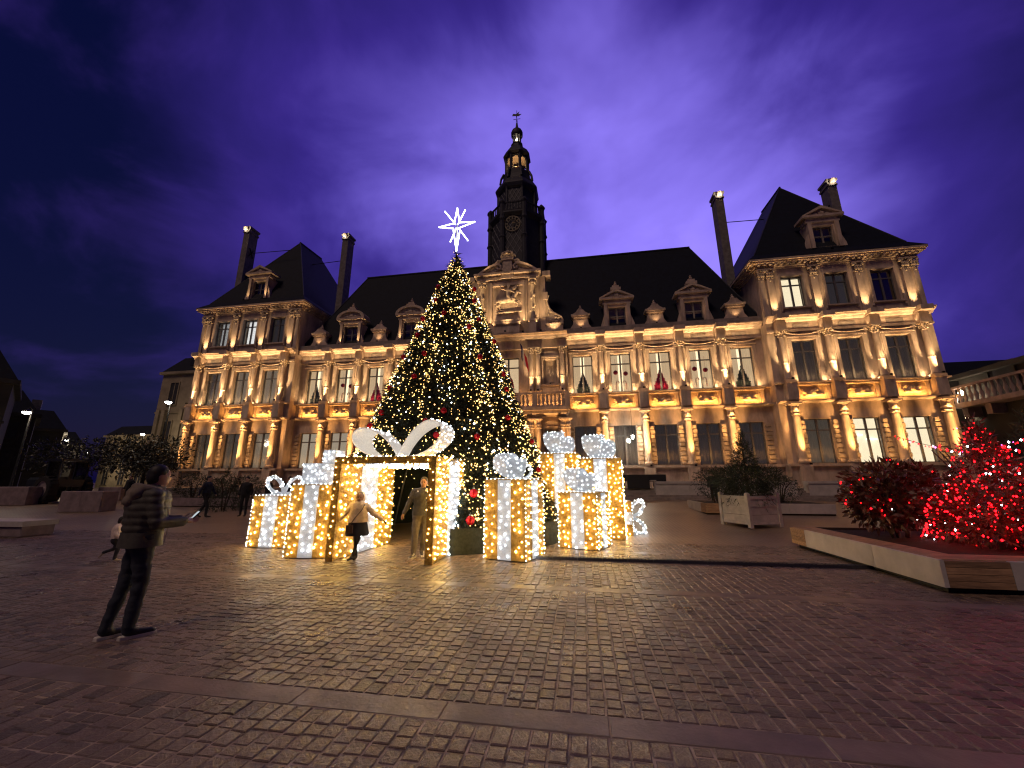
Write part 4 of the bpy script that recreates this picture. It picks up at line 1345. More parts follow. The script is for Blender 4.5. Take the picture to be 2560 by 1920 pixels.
def loop_pts(L, spread, base, n=20, sharp=0.75):
    out = []
    for k in range(n+1):
        t = k/n
        r = L*math.sin(PI*t)**sharp
        a = base + spread*(1-2*t)
        out.append((r*math.cos(a), r*math.sin(a)))
    return out
def ribbon_loop(b, d, c, pts, wy, th=0.025, lights=True, lr=0.018, sp=0.11, yshift=0.0, every=1):
    """band of width wy (along y) following pts in the xz plane round c"""
    N = len(pts); vs = []; fs = []
    P = [Vector((c[0]+p[0], c[1], c[2]+p[1])) for p in pts]
    cen = sum(P, Vector())/N
    for k, p in enumerate(P):
        t = (P[min(k+1, N-1)]-P[max(k-1, 0)])
        nn = Vector((t.z, 0, -t.x)); nn = nn.normalized() if nn.length > 1e-6 else Vector((0,0,1))
        if nn.dot(p-cen) < 0: nn = -nn
        w = wy*(0.55+0.45*math.sin(PI*k/(N-1)))
        for off in (0, th):
            for s in (-1, 1):
                vs.append(tuple(p + nn*off + Vector((0, s*w/2 + yshift*math.sin(PI*k/(N-1)), 0))))
        if lights and 0 < k < N-1 and k % every == 0:
            m = max(1, int(w/sp))
            for j in range(m):
                q = p + t*rnd.uniform(-0.45, 0.45) + nn*(th+lr) + Vector((0, (j+0.5+rnd.uniform(-0.3, 0.3))/m*w - w/2 + yshift*math.sin(PI*k/(N-1)), 0))
                d.white.octa(tuple(q), lr*rnd.uniform(0.8, 1.15))
            for s in (-1, 1):
                if rnd.random() < 0.6:
                    d.white.octa(tuple(p + nn*th*0.5 + Vector((0, s*(w/2+lr*0.5), 0))), lr*0.8)
    for k in range(N-1):
        a, e = 4*k, 4*(k+1)
        fs += [(a, a+1, e+1, e), (a+2, e+2, e+3, a+3), (a, e, e+2, a+2), (a+1, a+3, e+3, e+1)]
    b.add(vs, fs)
def gift(name, label, loc, rot, w, d, h, bow, rib=0.32, group='lit gift boxes around the tree', bow_side=0):
    g = empty(name, loc, rot)
    tag(g, label, 'gift box', group)
    dc = Deco()
    z = [(0, 0.5-rib/2, 'g'), (0.5-rib/2, 0.5+rib/2, 'w'), (0.5+rib/2, 1, 'g')]
    hw, hd = w/2, d/2
    sides = [((-hw,-hd,0),(1,0,0),(0,-1,0),w), ((hw,-hd,0),(0,1,0),(1,0,0),d), ((hw,hd,0),(-1,0,0),(0,1,0),w), ((-hw,hd,0),(0,-1,0),(-1,0,0),d)]
    core = MB()
    core.box(-hw+0.03, hw-0.03, -hd+0.03, hd-0.03, 0.03, h-0.03)
    core.build('box_core', M['gold_dark'], g)
    for o, u, n, W in sides:
        O, U, N = Vector(o), Vector(u), Vector(n)
        for f0, f1, kind in z:
            p = MB(); t = 0.03 if kind == 'g' else 0.042
            A = O+U*(f0*W) - N*0.03; B2 = O+U*(f1*W) - N*0.03
            v = [A, B2, B2+N*t, A+N*t]
            vs = [tuple(q+Vector((0,0,0.02))) for q in v] + [tuple(q+Vector((0,0,h))) for q in v]
            p.add(vs, [(0,1,2,3)[::-1],(4,5,6,7),(0,1,5,4),(1,2,6,5),(2,3,7,6),(3,0,4,7)])
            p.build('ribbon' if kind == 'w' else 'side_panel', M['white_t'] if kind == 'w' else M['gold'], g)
        dc.face(O+Vector((0,0,0.03)), U, (0,0,1), N, W, h-0.05, z)
        # bright edging along the corners
        for k in range(int(h/0.09)):
            dc.white.octa(tuple(O + Vector((0,0,0.05+0.09*k)) + N*0.01), 0.011)
    top = MB()
    top.box(-hw, hw, -hd, hd, h+0.002, h+0.02)
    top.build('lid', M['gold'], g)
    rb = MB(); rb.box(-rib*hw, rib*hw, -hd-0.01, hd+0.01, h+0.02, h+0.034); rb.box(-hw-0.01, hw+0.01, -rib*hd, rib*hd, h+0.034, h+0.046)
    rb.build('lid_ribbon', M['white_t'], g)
    for a in range(int(w/0.1)):
        for s in (-1, 1): dc.white.octa((-hw+0.05+a*0.1, s*hd, h+0.03), 0.012)
    bo = MB()
    c = (0, 0, h+0.05)
    if bow == 'puff':
        S = w*0.5
        # broad ribbon loops turned towards the square, and a knot
        for (L, base, ang, wy, spr) in ((0.60*w, PI-0.95, 1.15, 0.52*w, 0.74), (0.50*w, 0.80, -1.0, 0.48*w, 0.72), (0.42*w, 0.55, 0.35, 0.40*w, 0.66)):
            tb = MB(); td = Deco()
            ribbon_loop(tb, td, (0, 0, 0), loop_pts(L, spr, base, 18, 0.6), wy, 0.03, lr=0.011, sp=0.13, every=2)
            Rz = Matrix.Rotation(ang, 3, 'Z')
            for src, dst in ((tb, bo), (td.white, dc.white)):
                dst.add([tuple(Rz @ Vector(v) + Vector((0, 0, h+0.05))) for v in src.v], src.f)
        bo.ball((0, 0, h+0.10), (0.10*w, 0.16*w, 0.10), 12, 8)
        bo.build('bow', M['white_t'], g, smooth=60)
    elif bow == 'ring':
        for base in (0.70, PI-0.70):
            pts = [(p[0], 0, h+0.04+p[1]) for p in loop_pts(w*0.62, 0.62, base, 22, 0.7)]
            bo.tube(pts, 0.045, 8)
            for k in range(60):
                q = Vector(pts[rnd.randrange(2, len(pts)-2)])
                dc.white.octa(tuple(q + Vector((rnd.uniform(-1, 1), rnd.uniform(-1, 1), rnd.uniform(-1, 1))).normalized()*0.052), 0.014)
        bo.build('bow', M['white_t'], g, smooth=60)
    elif bow == 'block':
        for (x0, x1, z0, z1, dd) in ((-0.34*w, 0.06*w, 0, 0.44, 0.30), (0.08*w, 0.46*w, 0, 0.43, 0.28), (0.10*w, 0.40*w, 0.44, 0.74, 0.24)):
            bo.box(x0, x1, -dd, dd, h+0.04+z0, h+0.04+z1)
            dc.face((x0, -dd, h+0.04+z0), (1,0,0), (0,0,1), (0,-1,0), x1-x0, z1-z0, [(0,1,'w')], sp=0.10, r=0.013)
            dc.face((x1, -dd, h+0.04+z0), (0,1,0), (0,0,1), (1,0,0), 2*dd, z1-z0, [(0,1,'w')], sp=0.10, r=0.013)
            dc.face((x0, dd, h+0.04+z0), (0,-1,0), (0,0,1), (-1,0,0), 2*dd, z1-z0, [(0,1,'w')], sp=0.10, r=0.013)
        bo.build('bow', M['white_t'], g)
    dc.build(g)
    return g
def rotpt(a, b): return math.atan2(b[1]-a[1], b[0]-a[0])
# corner points worked out on the ground of the square
gift('gift_box', 'small gold gift box with white ring bow, farthest left of the tree', (-7.78, 9.62, 0), R(4), 0.98, 0.9, 1.22, 'ring', 0.36)
gift('gift_box', 'gold gift box topped by stacked square white loops beside the archway', (-5.93, 8.50, 0), R(8), 0.92, 0.8, 1.50, 'block', 0.34)
gift('gift_box', 'gold gift box with puffy white bow just to the right of the archway', (-1.52, 8.98, 0), R(45)-R(62), 0.96, 0.96, 1.60, 'puff', 0.32)
gift('gift_box', 'shorter gold gift box with white bow standing before two taller ones', (-0.02, 10.62, 0), R(45)-R(66), 1.0, 0.95, 1.29, 'puff', 0.32)
gift('gift_box', 'tall gold gift box with white bow closest to the tree, behind the others', (-0.72, 12.45, 0), R(4), 1.14, 1.0, 2.36, 'puff', 0.28)
gift('gift_box', 'tall gold gift box with white bow, right one of the tall pair', (0.45, 12.35, 0), R(3), 1.20, 1.0, 2.20, 'puff', 0.30)
g5 = gift('gift_box', 'small gold gift box tipped on its side with white ring bow', (0, 0, 0), 0, 0.98, 0.9, 0.62, 'ring', 0.36)
g5.location = (0.70, 13.25, 0.49); g5.rotation_euler = (0, R(90), R(6))

# ------------------------------------------------------------------ gift-shaped archway
AX0, AX1, AY0, AY1, AH = -5.24, -2.98, 7.92, 10.45, 2.08
AR = empty('gift_archway', ((AX0+AX1)/2, AY0, 0))
tag(AR, 'walk-through giant gold gift archway with huge white bow leading into the tree', 'archway')
AW = AX1-AX0; AD = AY1-AY0; T = 0.13
dc = Deco()
hx = AW/2
zy = [(0, 0.34, 'g'), (0.34, 0.64, 'w'), (0.64, 1, 'g')]
for s in (-1, 1):
    x_out, x_in = s*hx, s*(hx-T)
    for f0, f1, kind in zy:
        p = MB(); e = 0.0 if kind == 'g' else 0.012
        a, c = sorted((x_out+s*e, x_in-s*e))
        p.box(a, c, f0*AD, f1*AD, 0.02, AH-T)
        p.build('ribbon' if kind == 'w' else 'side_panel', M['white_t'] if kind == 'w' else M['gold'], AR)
    dc.face((x_in, 0, 0.02), (0,1,0), (0,0,1), (-s,0,0), AD, AH-T, zy, sp=0.16, r=0.022, dens=700)
    dc.face((x_out, 0, 0.02), (0,1,0), (0,0,1), (s,0,0), AD, AH, zy, sp=0.14, r=0.021, dens=600)
    ed = MB(); ed.box(min(x_out, x_in)-0.012, max(x_out, x_in)+0.012, -0.02, 0.05, 0.0, AH-T); ed.build('edge_garland', M['gold_dark'], AR)
    dc.face((min(x_out, x_in), -0.02, 0), (1,0,0), (0,0,1), (0,-1,0), T, AH-T, [(0, 1, 'g')], sp=0.13, r=0.011, dens=2500)
zx = [(0, 0.30, 'g'), (0.30, 0.62, 'w'), (0.62, 1, 'g')]
for f0, f1, kind in zx:
    p = MB(); e = 0.0 if kind == 'g' else 0.012
    p.box(-hx+f0*AW, -hx+f1*AW, 0.0, AD, AH-T-e, AH+e)
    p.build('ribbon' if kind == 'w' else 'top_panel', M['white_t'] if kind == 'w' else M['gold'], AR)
dc.face((-hx, 0, AH-T), (1,0,0), (0,1,0), (0,0,-1), AW, AD, zx, sp=0.16, r=0.02, dens=300)
dc.face((-hx, 0, AH), (1,0,0), (0,1,0), (0,0,1), AW, AD, zx, sp=0.2, r=0.02, dens=300)
ed = MB(); ed.box(-hx-0.012, hx+0.012, -0.022, 0.05, AH-T, AH+0.012); ed.build('edge_garland', M['gold_dark'], AR)
dc.face((-hx, -0.022, AH-T), (1,0,0), (0,0,1), (0,-1,0), AW, T, [(0, 1, 'g')], sp=0.13, r=0.011, dens=2500)
for k in range(40):
    dc.white.octa((-hx+0.25+rnd.uniform(0, AW-0.4), 0.06, AH-T-0.02), 0.012)
bo = MB()
cb = (-0.22, 1.28, AH+0.06)
ribbon_loop(bo, dc, cb, loop_pts(1.16, 0.56, PI-0.50, 26, 0.70), 0.95, 0.03, lr=0.012, sp=0.13, every=2, yshift=-0.05)
ribbon_loop(bo, dc, (cb[0]+0.02, cb[1], cb[2]), loop_pts(1.30, 0.56, 0.58, 26, 0.70), 0.95, 0.03, lr=0.012, sp=0.13, every=2, yshift=-0.05)
bo.ball((cb[0], cb[1], cb[2]+0.02), (0.14, 0.26, 0.10), 12, 8)
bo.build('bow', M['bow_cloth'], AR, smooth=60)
dc.build(AR)

# ------------------------------------------------------------------ the Christmas tree
TX, TY, TR, THT = -4.2, 12.4, 3.72, 9.75
CT = empty('christmas_tree', (TX, TY, 0))
tag(CT, 'tall cone-shaped Christmas tree covered with warm white lights', 'christmas tree')
def tr_(z): return TR*(1-z/THT)
def in_passage(x, y, z, pad=0.0):
    return AX0-pad < TX+x < AX1+pad and z < AH+0.05+pad and y < -0.6
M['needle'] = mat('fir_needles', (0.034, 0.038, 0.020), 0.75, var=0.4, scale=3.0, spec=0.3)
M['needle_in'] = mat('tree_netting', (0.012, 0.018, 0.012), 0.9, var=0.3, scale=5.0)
M['skirt'] = mat('tree_skirt', (0.022, 0.027, 0.019), 0.9, var=0.4, scale=14, bump=0.6, bscale=60)
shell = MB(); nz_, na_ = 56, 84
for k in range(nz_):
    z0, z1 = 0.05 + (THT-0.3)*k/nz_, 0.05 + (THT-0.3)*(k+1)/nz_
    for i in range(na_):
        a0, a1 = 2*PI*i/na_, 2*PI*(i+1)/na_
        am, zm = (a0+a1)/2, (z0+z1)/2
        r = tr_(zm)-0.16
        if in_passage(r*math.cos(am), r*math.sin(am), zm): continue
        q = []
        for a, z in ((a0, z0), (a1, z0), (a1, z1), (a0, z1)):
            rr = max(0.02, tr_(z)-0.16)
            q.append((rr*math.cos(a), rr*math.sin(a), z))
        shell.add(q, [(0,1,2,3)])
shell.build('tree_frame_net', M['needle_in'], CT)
sk = MB()
for i in range(na_):
    a0, a1 = 2*PI*i/na_, 2*PI*(i+1)/na_
    am = (a0+a1)/2
    if in_passage(3.7*math.cos(am), 3.7*math.sin(am), 0.2): continue
    sk.add([(3.70*math.cos(a0),3.70*math.sin(a0),0),(3.70*math.cos(a1),3.70*math.sin(a1),0),(3.66*math.cos(a1),3.66*math.sin(a1),0.55),(3.66*math.cos(a0),3.66*math.sin(a0),0.55)], [(0,1,2,3)])
sk.build('tree_skirt', M['skirt'], CT)
fo = MB()
nf = 0
while nf < 42000:
    u = rnd.random()
    z = THT*(1-math.sqrt(u))
    if z < 0.42 or z > THT-0.05: continue
    a = rnd.uniform(0, 2*PI)
    lump = 0.10*noise.noise(Vector((math.cos(a)*2.2, math.sin(a)*2.2, z*1.1))) + 0.05*noise.noise(Vector((math.cos(a)*9, math.sin(a)*9, z*4)))
    r = max(0.02, tr_(z) - rnd.uniform(0, 0.16) + lump)
    x, y = r*math.cos(a), r*math.sin(a)
    if in_passage(x, y, z, 0.02): continue
    L = rnd.uniform(0.10, 0.24)
    d = Vector((math.cos(a), math.sin(a), rnd.uniform(-0.9, 0.5))) + Vector((rnd.uniform(-1, 1), rnd.uniform(-1, 1), rnd.uniform(-0.6, 0.6)))*0.8
    d = d.normalized()*L
    s = d.cross(Vector((rnd.uniform(-1, 1), rnd.uniform(-1, 1), rnd.uniform(-1, 1)))).normalized()*rnd.uniform(0.012, 0.03)
    p = Vector((x, y, z))
    fo.add([tuple(p-s), tuple(p+s), tuple(p+d)], [(0,1,2)])
    nf += 1
tag(fo.build('foliage', M['needle'], CT), kind='stuff')
lw = MB(); lc = MB()
nb = 0
gapv = Vector((2.9, 6.2, 1.4))
strings = [(rnd.uniform(0, 2*PI)) for _ in range(240)]
while nb < 8600:
    z = THT*(1-math.sqrt(rnd.random()))
    if z < 0.5: continue
    a = rnd.choice(strings) + rnd.gauss(0, 0.010) if rnd.random() < 0.7 else rnd.uniform(0, 2*PI)
    r = tr_(z) + 0.03 + 0.10*noise.noise(Vector((math.cos(a)*2.2, math.sin(a)*2.2, z*1.1))) + rnd.uniform(-0.06, 0.05)
    x, y = r*math.cos(a), r*math.sin(a)
    if in_passage(x, y, z, 0.04): continue
    dens = noise.noise(Vector((x*0.75, y*0.75, z*0.75)) + gapv)
    if dens < -0.12 and rnd.random() < 0.5: continue
    rr = rnd.choice((0.009, 0.010, 0.011, 0.012, 0.014, 0.018, 0.023))*(1.25 if z < 3.4 else 1.0)*(1.1 if z > 6 else 1.0)
    (lw if rnd.random() < 0.92 else lc).octa((x, y, z), rr)
    nb += 1
for k in range(620):                                   # inside of the hollow cone, far wall
    z = rnd.uniform(0.5, 4.5); a = rnd.uniform(0.05, PI-0.05)
    r = tr_(z) - 0.22
    lw.octa((r*math.cos(a), r*math.sin(a), z), rnd.choice((0.012, 0.015, 0.018)))
tag(lw.build('warm_lights', M['bulb_warm'], CT), kind='stuff')
tag(lc.build('white_lights', M['bulb_white'], CT), kind='stuff')
po = MB()
for a in (0.5, 1.0, 1.5, 2.0, 2.5, -0.15, 3.3):
    po.tube([(3.45*math.cos(a), 3.45*math.sin(a), 0), (0.1*math.cos(a), 0.1*math.sin(a), THT-0.4)], 0.03, 6)
po.build('frame_pole', M['steel'], CT)
# baubles hung on the tree
M['bauble'] = mat('red_bauble', (0.55, 0.008, 0.018), 0.18, metal=0.35, var=0.2, scale=3)
bme = MB(); bme.ball((0,0,0), 0.085, 16, 10); bme = bme.mesh('red_bauble', M['bauble'], 80)
cpm = MB(); cpm.lathe([(0.024,0.08),(0.024,0.105)], 8); cpm.tube([(0,0,0.105),(0,0.015,0.12),(0,0,0.14)], 0.005, 5); cpm = cpm.mesh('cap', M['steel'])
BP = [(-127,8.07),(5,8.2),(-111,7.4),(-28,7.51),(-88,6.79),(-129,6.76),(-32,6.71),(-52,6.32),(-122,6.08),(-8,6.09),(-100,5.28),(-133,5.37),(-45,5.24),(-103,4.51),(-17,4.85),(-129,4.28),(-22,4.3),(-124,3.48),(-76,3.41),(-32,3.34),(-86,3.11),(-134,3.14),(-57,2.71),(-11,2.73),(-147,2.56),(-79,2.73),(-61,1.3),(-63,0.71),(-17,1.89)]
for k, (az, z) in enumerate(BP):
    r = tr_(z)+0.08
    o = put('red_bauble', bme, None, (TX+r*math.cos(R(az)), TY+r*math.sin(R(az)), z))
    o.scale = (1.25,)*3 if z < 1.5 else (1.0,)*3
    put('cap', cpm, o)
    tag(o, 'shiny red bauble hung among the lights of the tall Christmas tree', 'bauble', 'red baubles on the Christmas tree')
# star
SR = empty('tree_star', (-4.24, TY, 9.72))
tag(SR, 'glowing white eight-pointed star on top of the Christmas tree', 'star')
sc_ = (0.0, 1.10)
def kite(b, tip, w, core=0.16, yy=0.0):
    d = Vector((tip[0], 0, tip[1])); s = Vector((-d.z, 0, d.x)).normalized()*w
    c = Vector((0, yy, 0)) + d*core
    b.tube([tuple(c+s), tuple(d)], 0.020, 6); b.tube([tuple(c-s), tuple(d)], 0.020, 6)
st = MB()
for tip, w in (((0.0, 0.76), 0.10), ((0.02, -1.08), 0.13), ((-0.70, 0.02), 0.11), ((0.70, 0.08), 0.11)): kite(st, tip, w)
st.build('star_tubes', M['neon'], SR, (0, 0, 1.10))
st = MB()
for tip in ((-0.50, 0.70), (0.30, 0.66), (-0.24, -0.64), (0.44, -0.66)): st.tube([(tip[0]*0.12, 0.03, tip[1]*0.12), (tip[0], 0.03, tip[1])], 0.020, 6)
st.build('star_ray', M['neon'], SR, (0, 0, 1.10))
st = MB(); st.tube([(0, 0.05, -0.1), (0, 0.05, 1.15)], 0.03, 6); st.build('star_mast', M['steel'], SR)

# ------------------------------------------------------------------ Christmas decorations behind the first-floor windows
def small_tree(x, label, pink):
    t = empty('window_tree', (HX+x, HY+0.30+0.385, 8.62))
    tag(t, label, 'christmas tree')
    m = MB(); m.tube([(0,0,0),(0,0,1.5)], [0.05, 0.015], 6); m.build('trunk', M['frame'], t)
    f = MB()
    r_ = random.Random(int(x*10))
    for k in range(1400):
        z = 1.75*(1-math.sqrt(r_.random())); 
        rr = 0.66*(1-z/1.85)*(0.75+0.35*((z*3.1) % 1))
        a = r_.uniform(0, 2*PI); d = Vector((math.cos(a), math.sin(a)*0.16, r_.uniform(-0.5, 0.2)))
        p = Vector((0, 0, z+0.12)); e = p + d*rr
        s = Vector((0.25, 0.1, 1.0)).normalized()*0.055
        f.add([tuple(p.lerp(e, 0.5)-s), tuple(p.lerp(e, 0.5)+s), tuple(e)], [(0,1,2)])
    f.build('branches', M['pink_fir'] if pink else M['dark_fir'], t)
M['pink_fir'] = mat('pink_tree', (0.75, 0.04, 0.14), 0.6, var=0.4, scale=6)
M['dark_fir'] = mat('green_window_tree', (0.10, 0.13, 0.12), 0.7, var=0.4, scale=6)
for x, pink, lab in ((6.21, False, 'green tree behind the first-floor window next to the central bay'), (12.38, True, 'pink tree behind the middle window right of the spire'),
                (18.50, False, 'green tree behind the window beside the right pavilion'), (-18.50, False, 'green tree behind the window beside the left pavilion'),
                (-12.38, True, 'pink tree behind the middle window left of the spire')):
    small_tree(x, lab, pink)
M['bauble_matt'] = mat('window_bauble', (0.50, 0.015, 0.02), 0.35, var=0.2, scale=3)
M['cane'] = mat('candy_cane', (0.62, 0.10, 0.09), 0.5, var=0.8, scale=5, col2=(0.8, 0.75, 0.7), stretch=(1,1,8))
WB = MB(); WB.ball((0,0,0), 0.19, 14, 9); WB.tube([(0,0,0.18),(0,0,1.15)], 0.008, 4); WB = WB.mesh('window_bauble', M['bauble_matt'], 60)
WC = MB(); WC.tube([(0,0,0),(0,0,0.55),(0.05,0,0.68),(0.14,0,0.72),(0.23,0,0.66),(0.25,0,0.52)], 0.04, 7); WC = WC.mesh('candy_cane', M['cane'], 60)
for x, nm in ((9.29, 'second window right of the central bay'), (15.46, 'fourth window right of the central bay'), (-15.46, 'second window right of the left pavilion')):
    for k, dx in enumerate((-0.40, 0.40)):
        o = put('window_bauble', WB, None, (HX+x+dx, HY+0.30+0.46, 10.30 - 0.12*k))
        tag(o, 'red ball, %s of two hanging in the %s' % (('left one', 'right one')[k], nm), 'bauble', 'window baubles')
        o = put('candy_cane', WC, None, (HX+x+dx, HY+0.30+0.46, 8.85)); o.scale = ((1, -1)[k], 1, 1)
        tag(o, 'candy cane, %s of two standing in the %s' % (('left one', 'right one')[k], nm), 'candy cane', 'window candy canes')
# flags on the balcony
def flag(x, y, z, L, tilt, label, drop=0.9):
    f = empty('flag', (HX+x, HY+y, z)); tag(f, label, 'flag', 'balcony flags')
    p = MB(); tx, tz = math.sin(tilt)*L, math.cos(tilt)*L
    p.tube([(0,0,0),(tx,-0.25*L,tz)], 0.025, 6); p.ball((tx,-0.25*L,tz+0.03), 0.05, 7, 5); p.build('pole', M['stone'], f)
    cols_ = (mat('flag_blue', (0.01, 0.02, 0.14), 0.8, var=0.1), mat('flag_white', (0.75, 0.72, 0.70), 0.8, var=0.1), mat('flag_red', (0.55, 0.01, 0.04), 0.8, var=0.1))
    N, K = 10, 6
    for band in range(3):
        b = MB(); vs = []; fs = []
        for i in range(N+1):
            t = i/N
            top = Vector((tx, -0.25*L, tz))*(1-0.40*t)
            for j in range(K+1):
                u = (band + j/K)/3
                ww = 0.75*drop
                vs.append((top.x + ww*u*0.62 + 0.05*math.sin(6*u+3*t), top.y + 0.07*math.sin(9*u+4*t), top.z - 0.04 - u*drop*1.05 - t*0.10))
        for i in range(N):
            for j in range(K):
                a = i*(K+1)+j
                fs.append((a, a+1, a+K+2, a+K+1))
        b.add(vs, fs)
        b.build(('blue_stripe', 'white_stripe', 'red_stripe')[band], cols_[band], f, smooth=60)
flag(1.45, -0.95, 9.9, 2.75, -0.08, 'large blue, white and red flag flying above the balcony', 1.25)
flag(0.45, -1.25, 8.5, 1.9, -0.10, 'blue, white and red flag, outermost of the low balcony group', 0.85)
flag(-0.05, -1.25, 8.5, 1.95, -0.14, 'blue, white and red flag in the middle of the low balcony group', 0.85)
flag(-0.45, -1.25, 8.5, 1.95, -0.20, 'blue, white and red flag of the low balcony group, nearest the tree', 0.85)
# lantern hanging before the right wing
LN = empty('wall_lantern', (3.80, 31.3, 4.55)); tag(LN, 'small lit lantern hanging before the ground floor of the right wing', 'lantern')
m = MB(); m.lathe([(0.04,0.1),(0.07,0.14),(0.10,0.36),(0.09,0.38)], 6); m.build('lantern_glass', M['lamp_white'], LN)
m = MB(); m.lathe([(0.13,0.38),(0.05,0.52),(0.02,0.66)], 6); m.tube([(0,0,0.66),(0,0,2.4)], 0.015, 5); m.build('lantern_cap', M['iron'], LN)
lamp('POINT', 'lantern_light', (3.80, 31.0, 4.8), 30, (1.0, 0.88, 0.66), 0.15, None)
# ------------------------------------------------------------------ people
def cl(name, c, rough=0.85, **k): return mat(name, c, rough, var=0.2, scale=14, bump=0.15, bscale=60, **k)
M['skin_l'] = mat('skin_light', (0.50, 0.30, 0.22), 0.55, var=0.1, scale=10)
M['skin_m'] = mat('skin_tan', (0.36, 0.19, 0.12), 0.55, var=0.1, scale=10)
M['hair'] = mat('dark_hair', (0.012, 0.010, 0.009), 0.6, var=0.3, scale=30)
M['shoe_dark'] = cl('dark_shoe', (0.015, 0.015, 0.017), 0.6)
M['sole'] = cl('pale_sole', (0.62, 0.58, 0.52))
M['lips'] = mat('lips', (0.30, 0.09, 0.08), 0.5)
M['eye'] = mat('eye', (0.02, 0.015, 0.012), 0.2)
def hand(mb, w, d, palm, s=1.0, curl=0.4, side=1):
    """five fingers rooted in the palm: w wrist, d finger direction, palm = palm normal"""
    w, d, palm = Vector(w), Vector(d).normalized(), Vector(palm)
    palm = (palm - d*palm.dot(d)).normalized()
    x = d.cross(palm).normalized()*side
    for k, (off, L) in enumerate(((-0.030, 0.062), (-0.010, 0.074), (0.010, 0.070), (0.029, 0.054))):
        p0 = w + d*0.065*s + x*off*s
        p1 = p0 + (d + palm*curl*0.4).normalized()*L*0.5*s
        p2 = p1 + (d + palm*curl*1.4).normalized()*L*0.5*s
        mb.tube([tuple(p0), tuple(p1), tuple(p2)], [0.0095*s, 0.0088*s, 0.007*s], 6)
    p0 = w + d*0.025*s - x*0.028*s
    p1 = p0 + (d*0.6 - x*0.7 + palm*0.3).normalized()*0.035*s
    p2 = p1 + (d*0.9 - x*0.2 + palm*0.5).normalized()*0.032*s
    mb.tube([tuple(p0), tuple(p1), tuple(p2)], [0.011*s, 0.010*s, 0.008*s], 6)
def hem(par, r, ry, z0, z1, m, name='jacket_hem'):
    b = MB(); n = 26; vs = []; fs = []
    for k, (q, z) in enumerate(((0.96, z1), (1.0, (z0+z1)/2), (1.04, z0), (0.97, z0))):
        for i in range(n):
            a = 2*PI*i/n; w = 1+0.025*math.sin(5*a+k)
            vs.append((r*q*w*math.cos(a), ry*q*w*math.sin(a), z))
    for k in range(3):
        for i in range(n):
            j = (i+1) % n
            fs.append((k*n+i, (k+1)*n+i, (k+1)*n+j, k*n+j))
    b.add(vs, fs); return b.build(name, m, par, smooth=60)
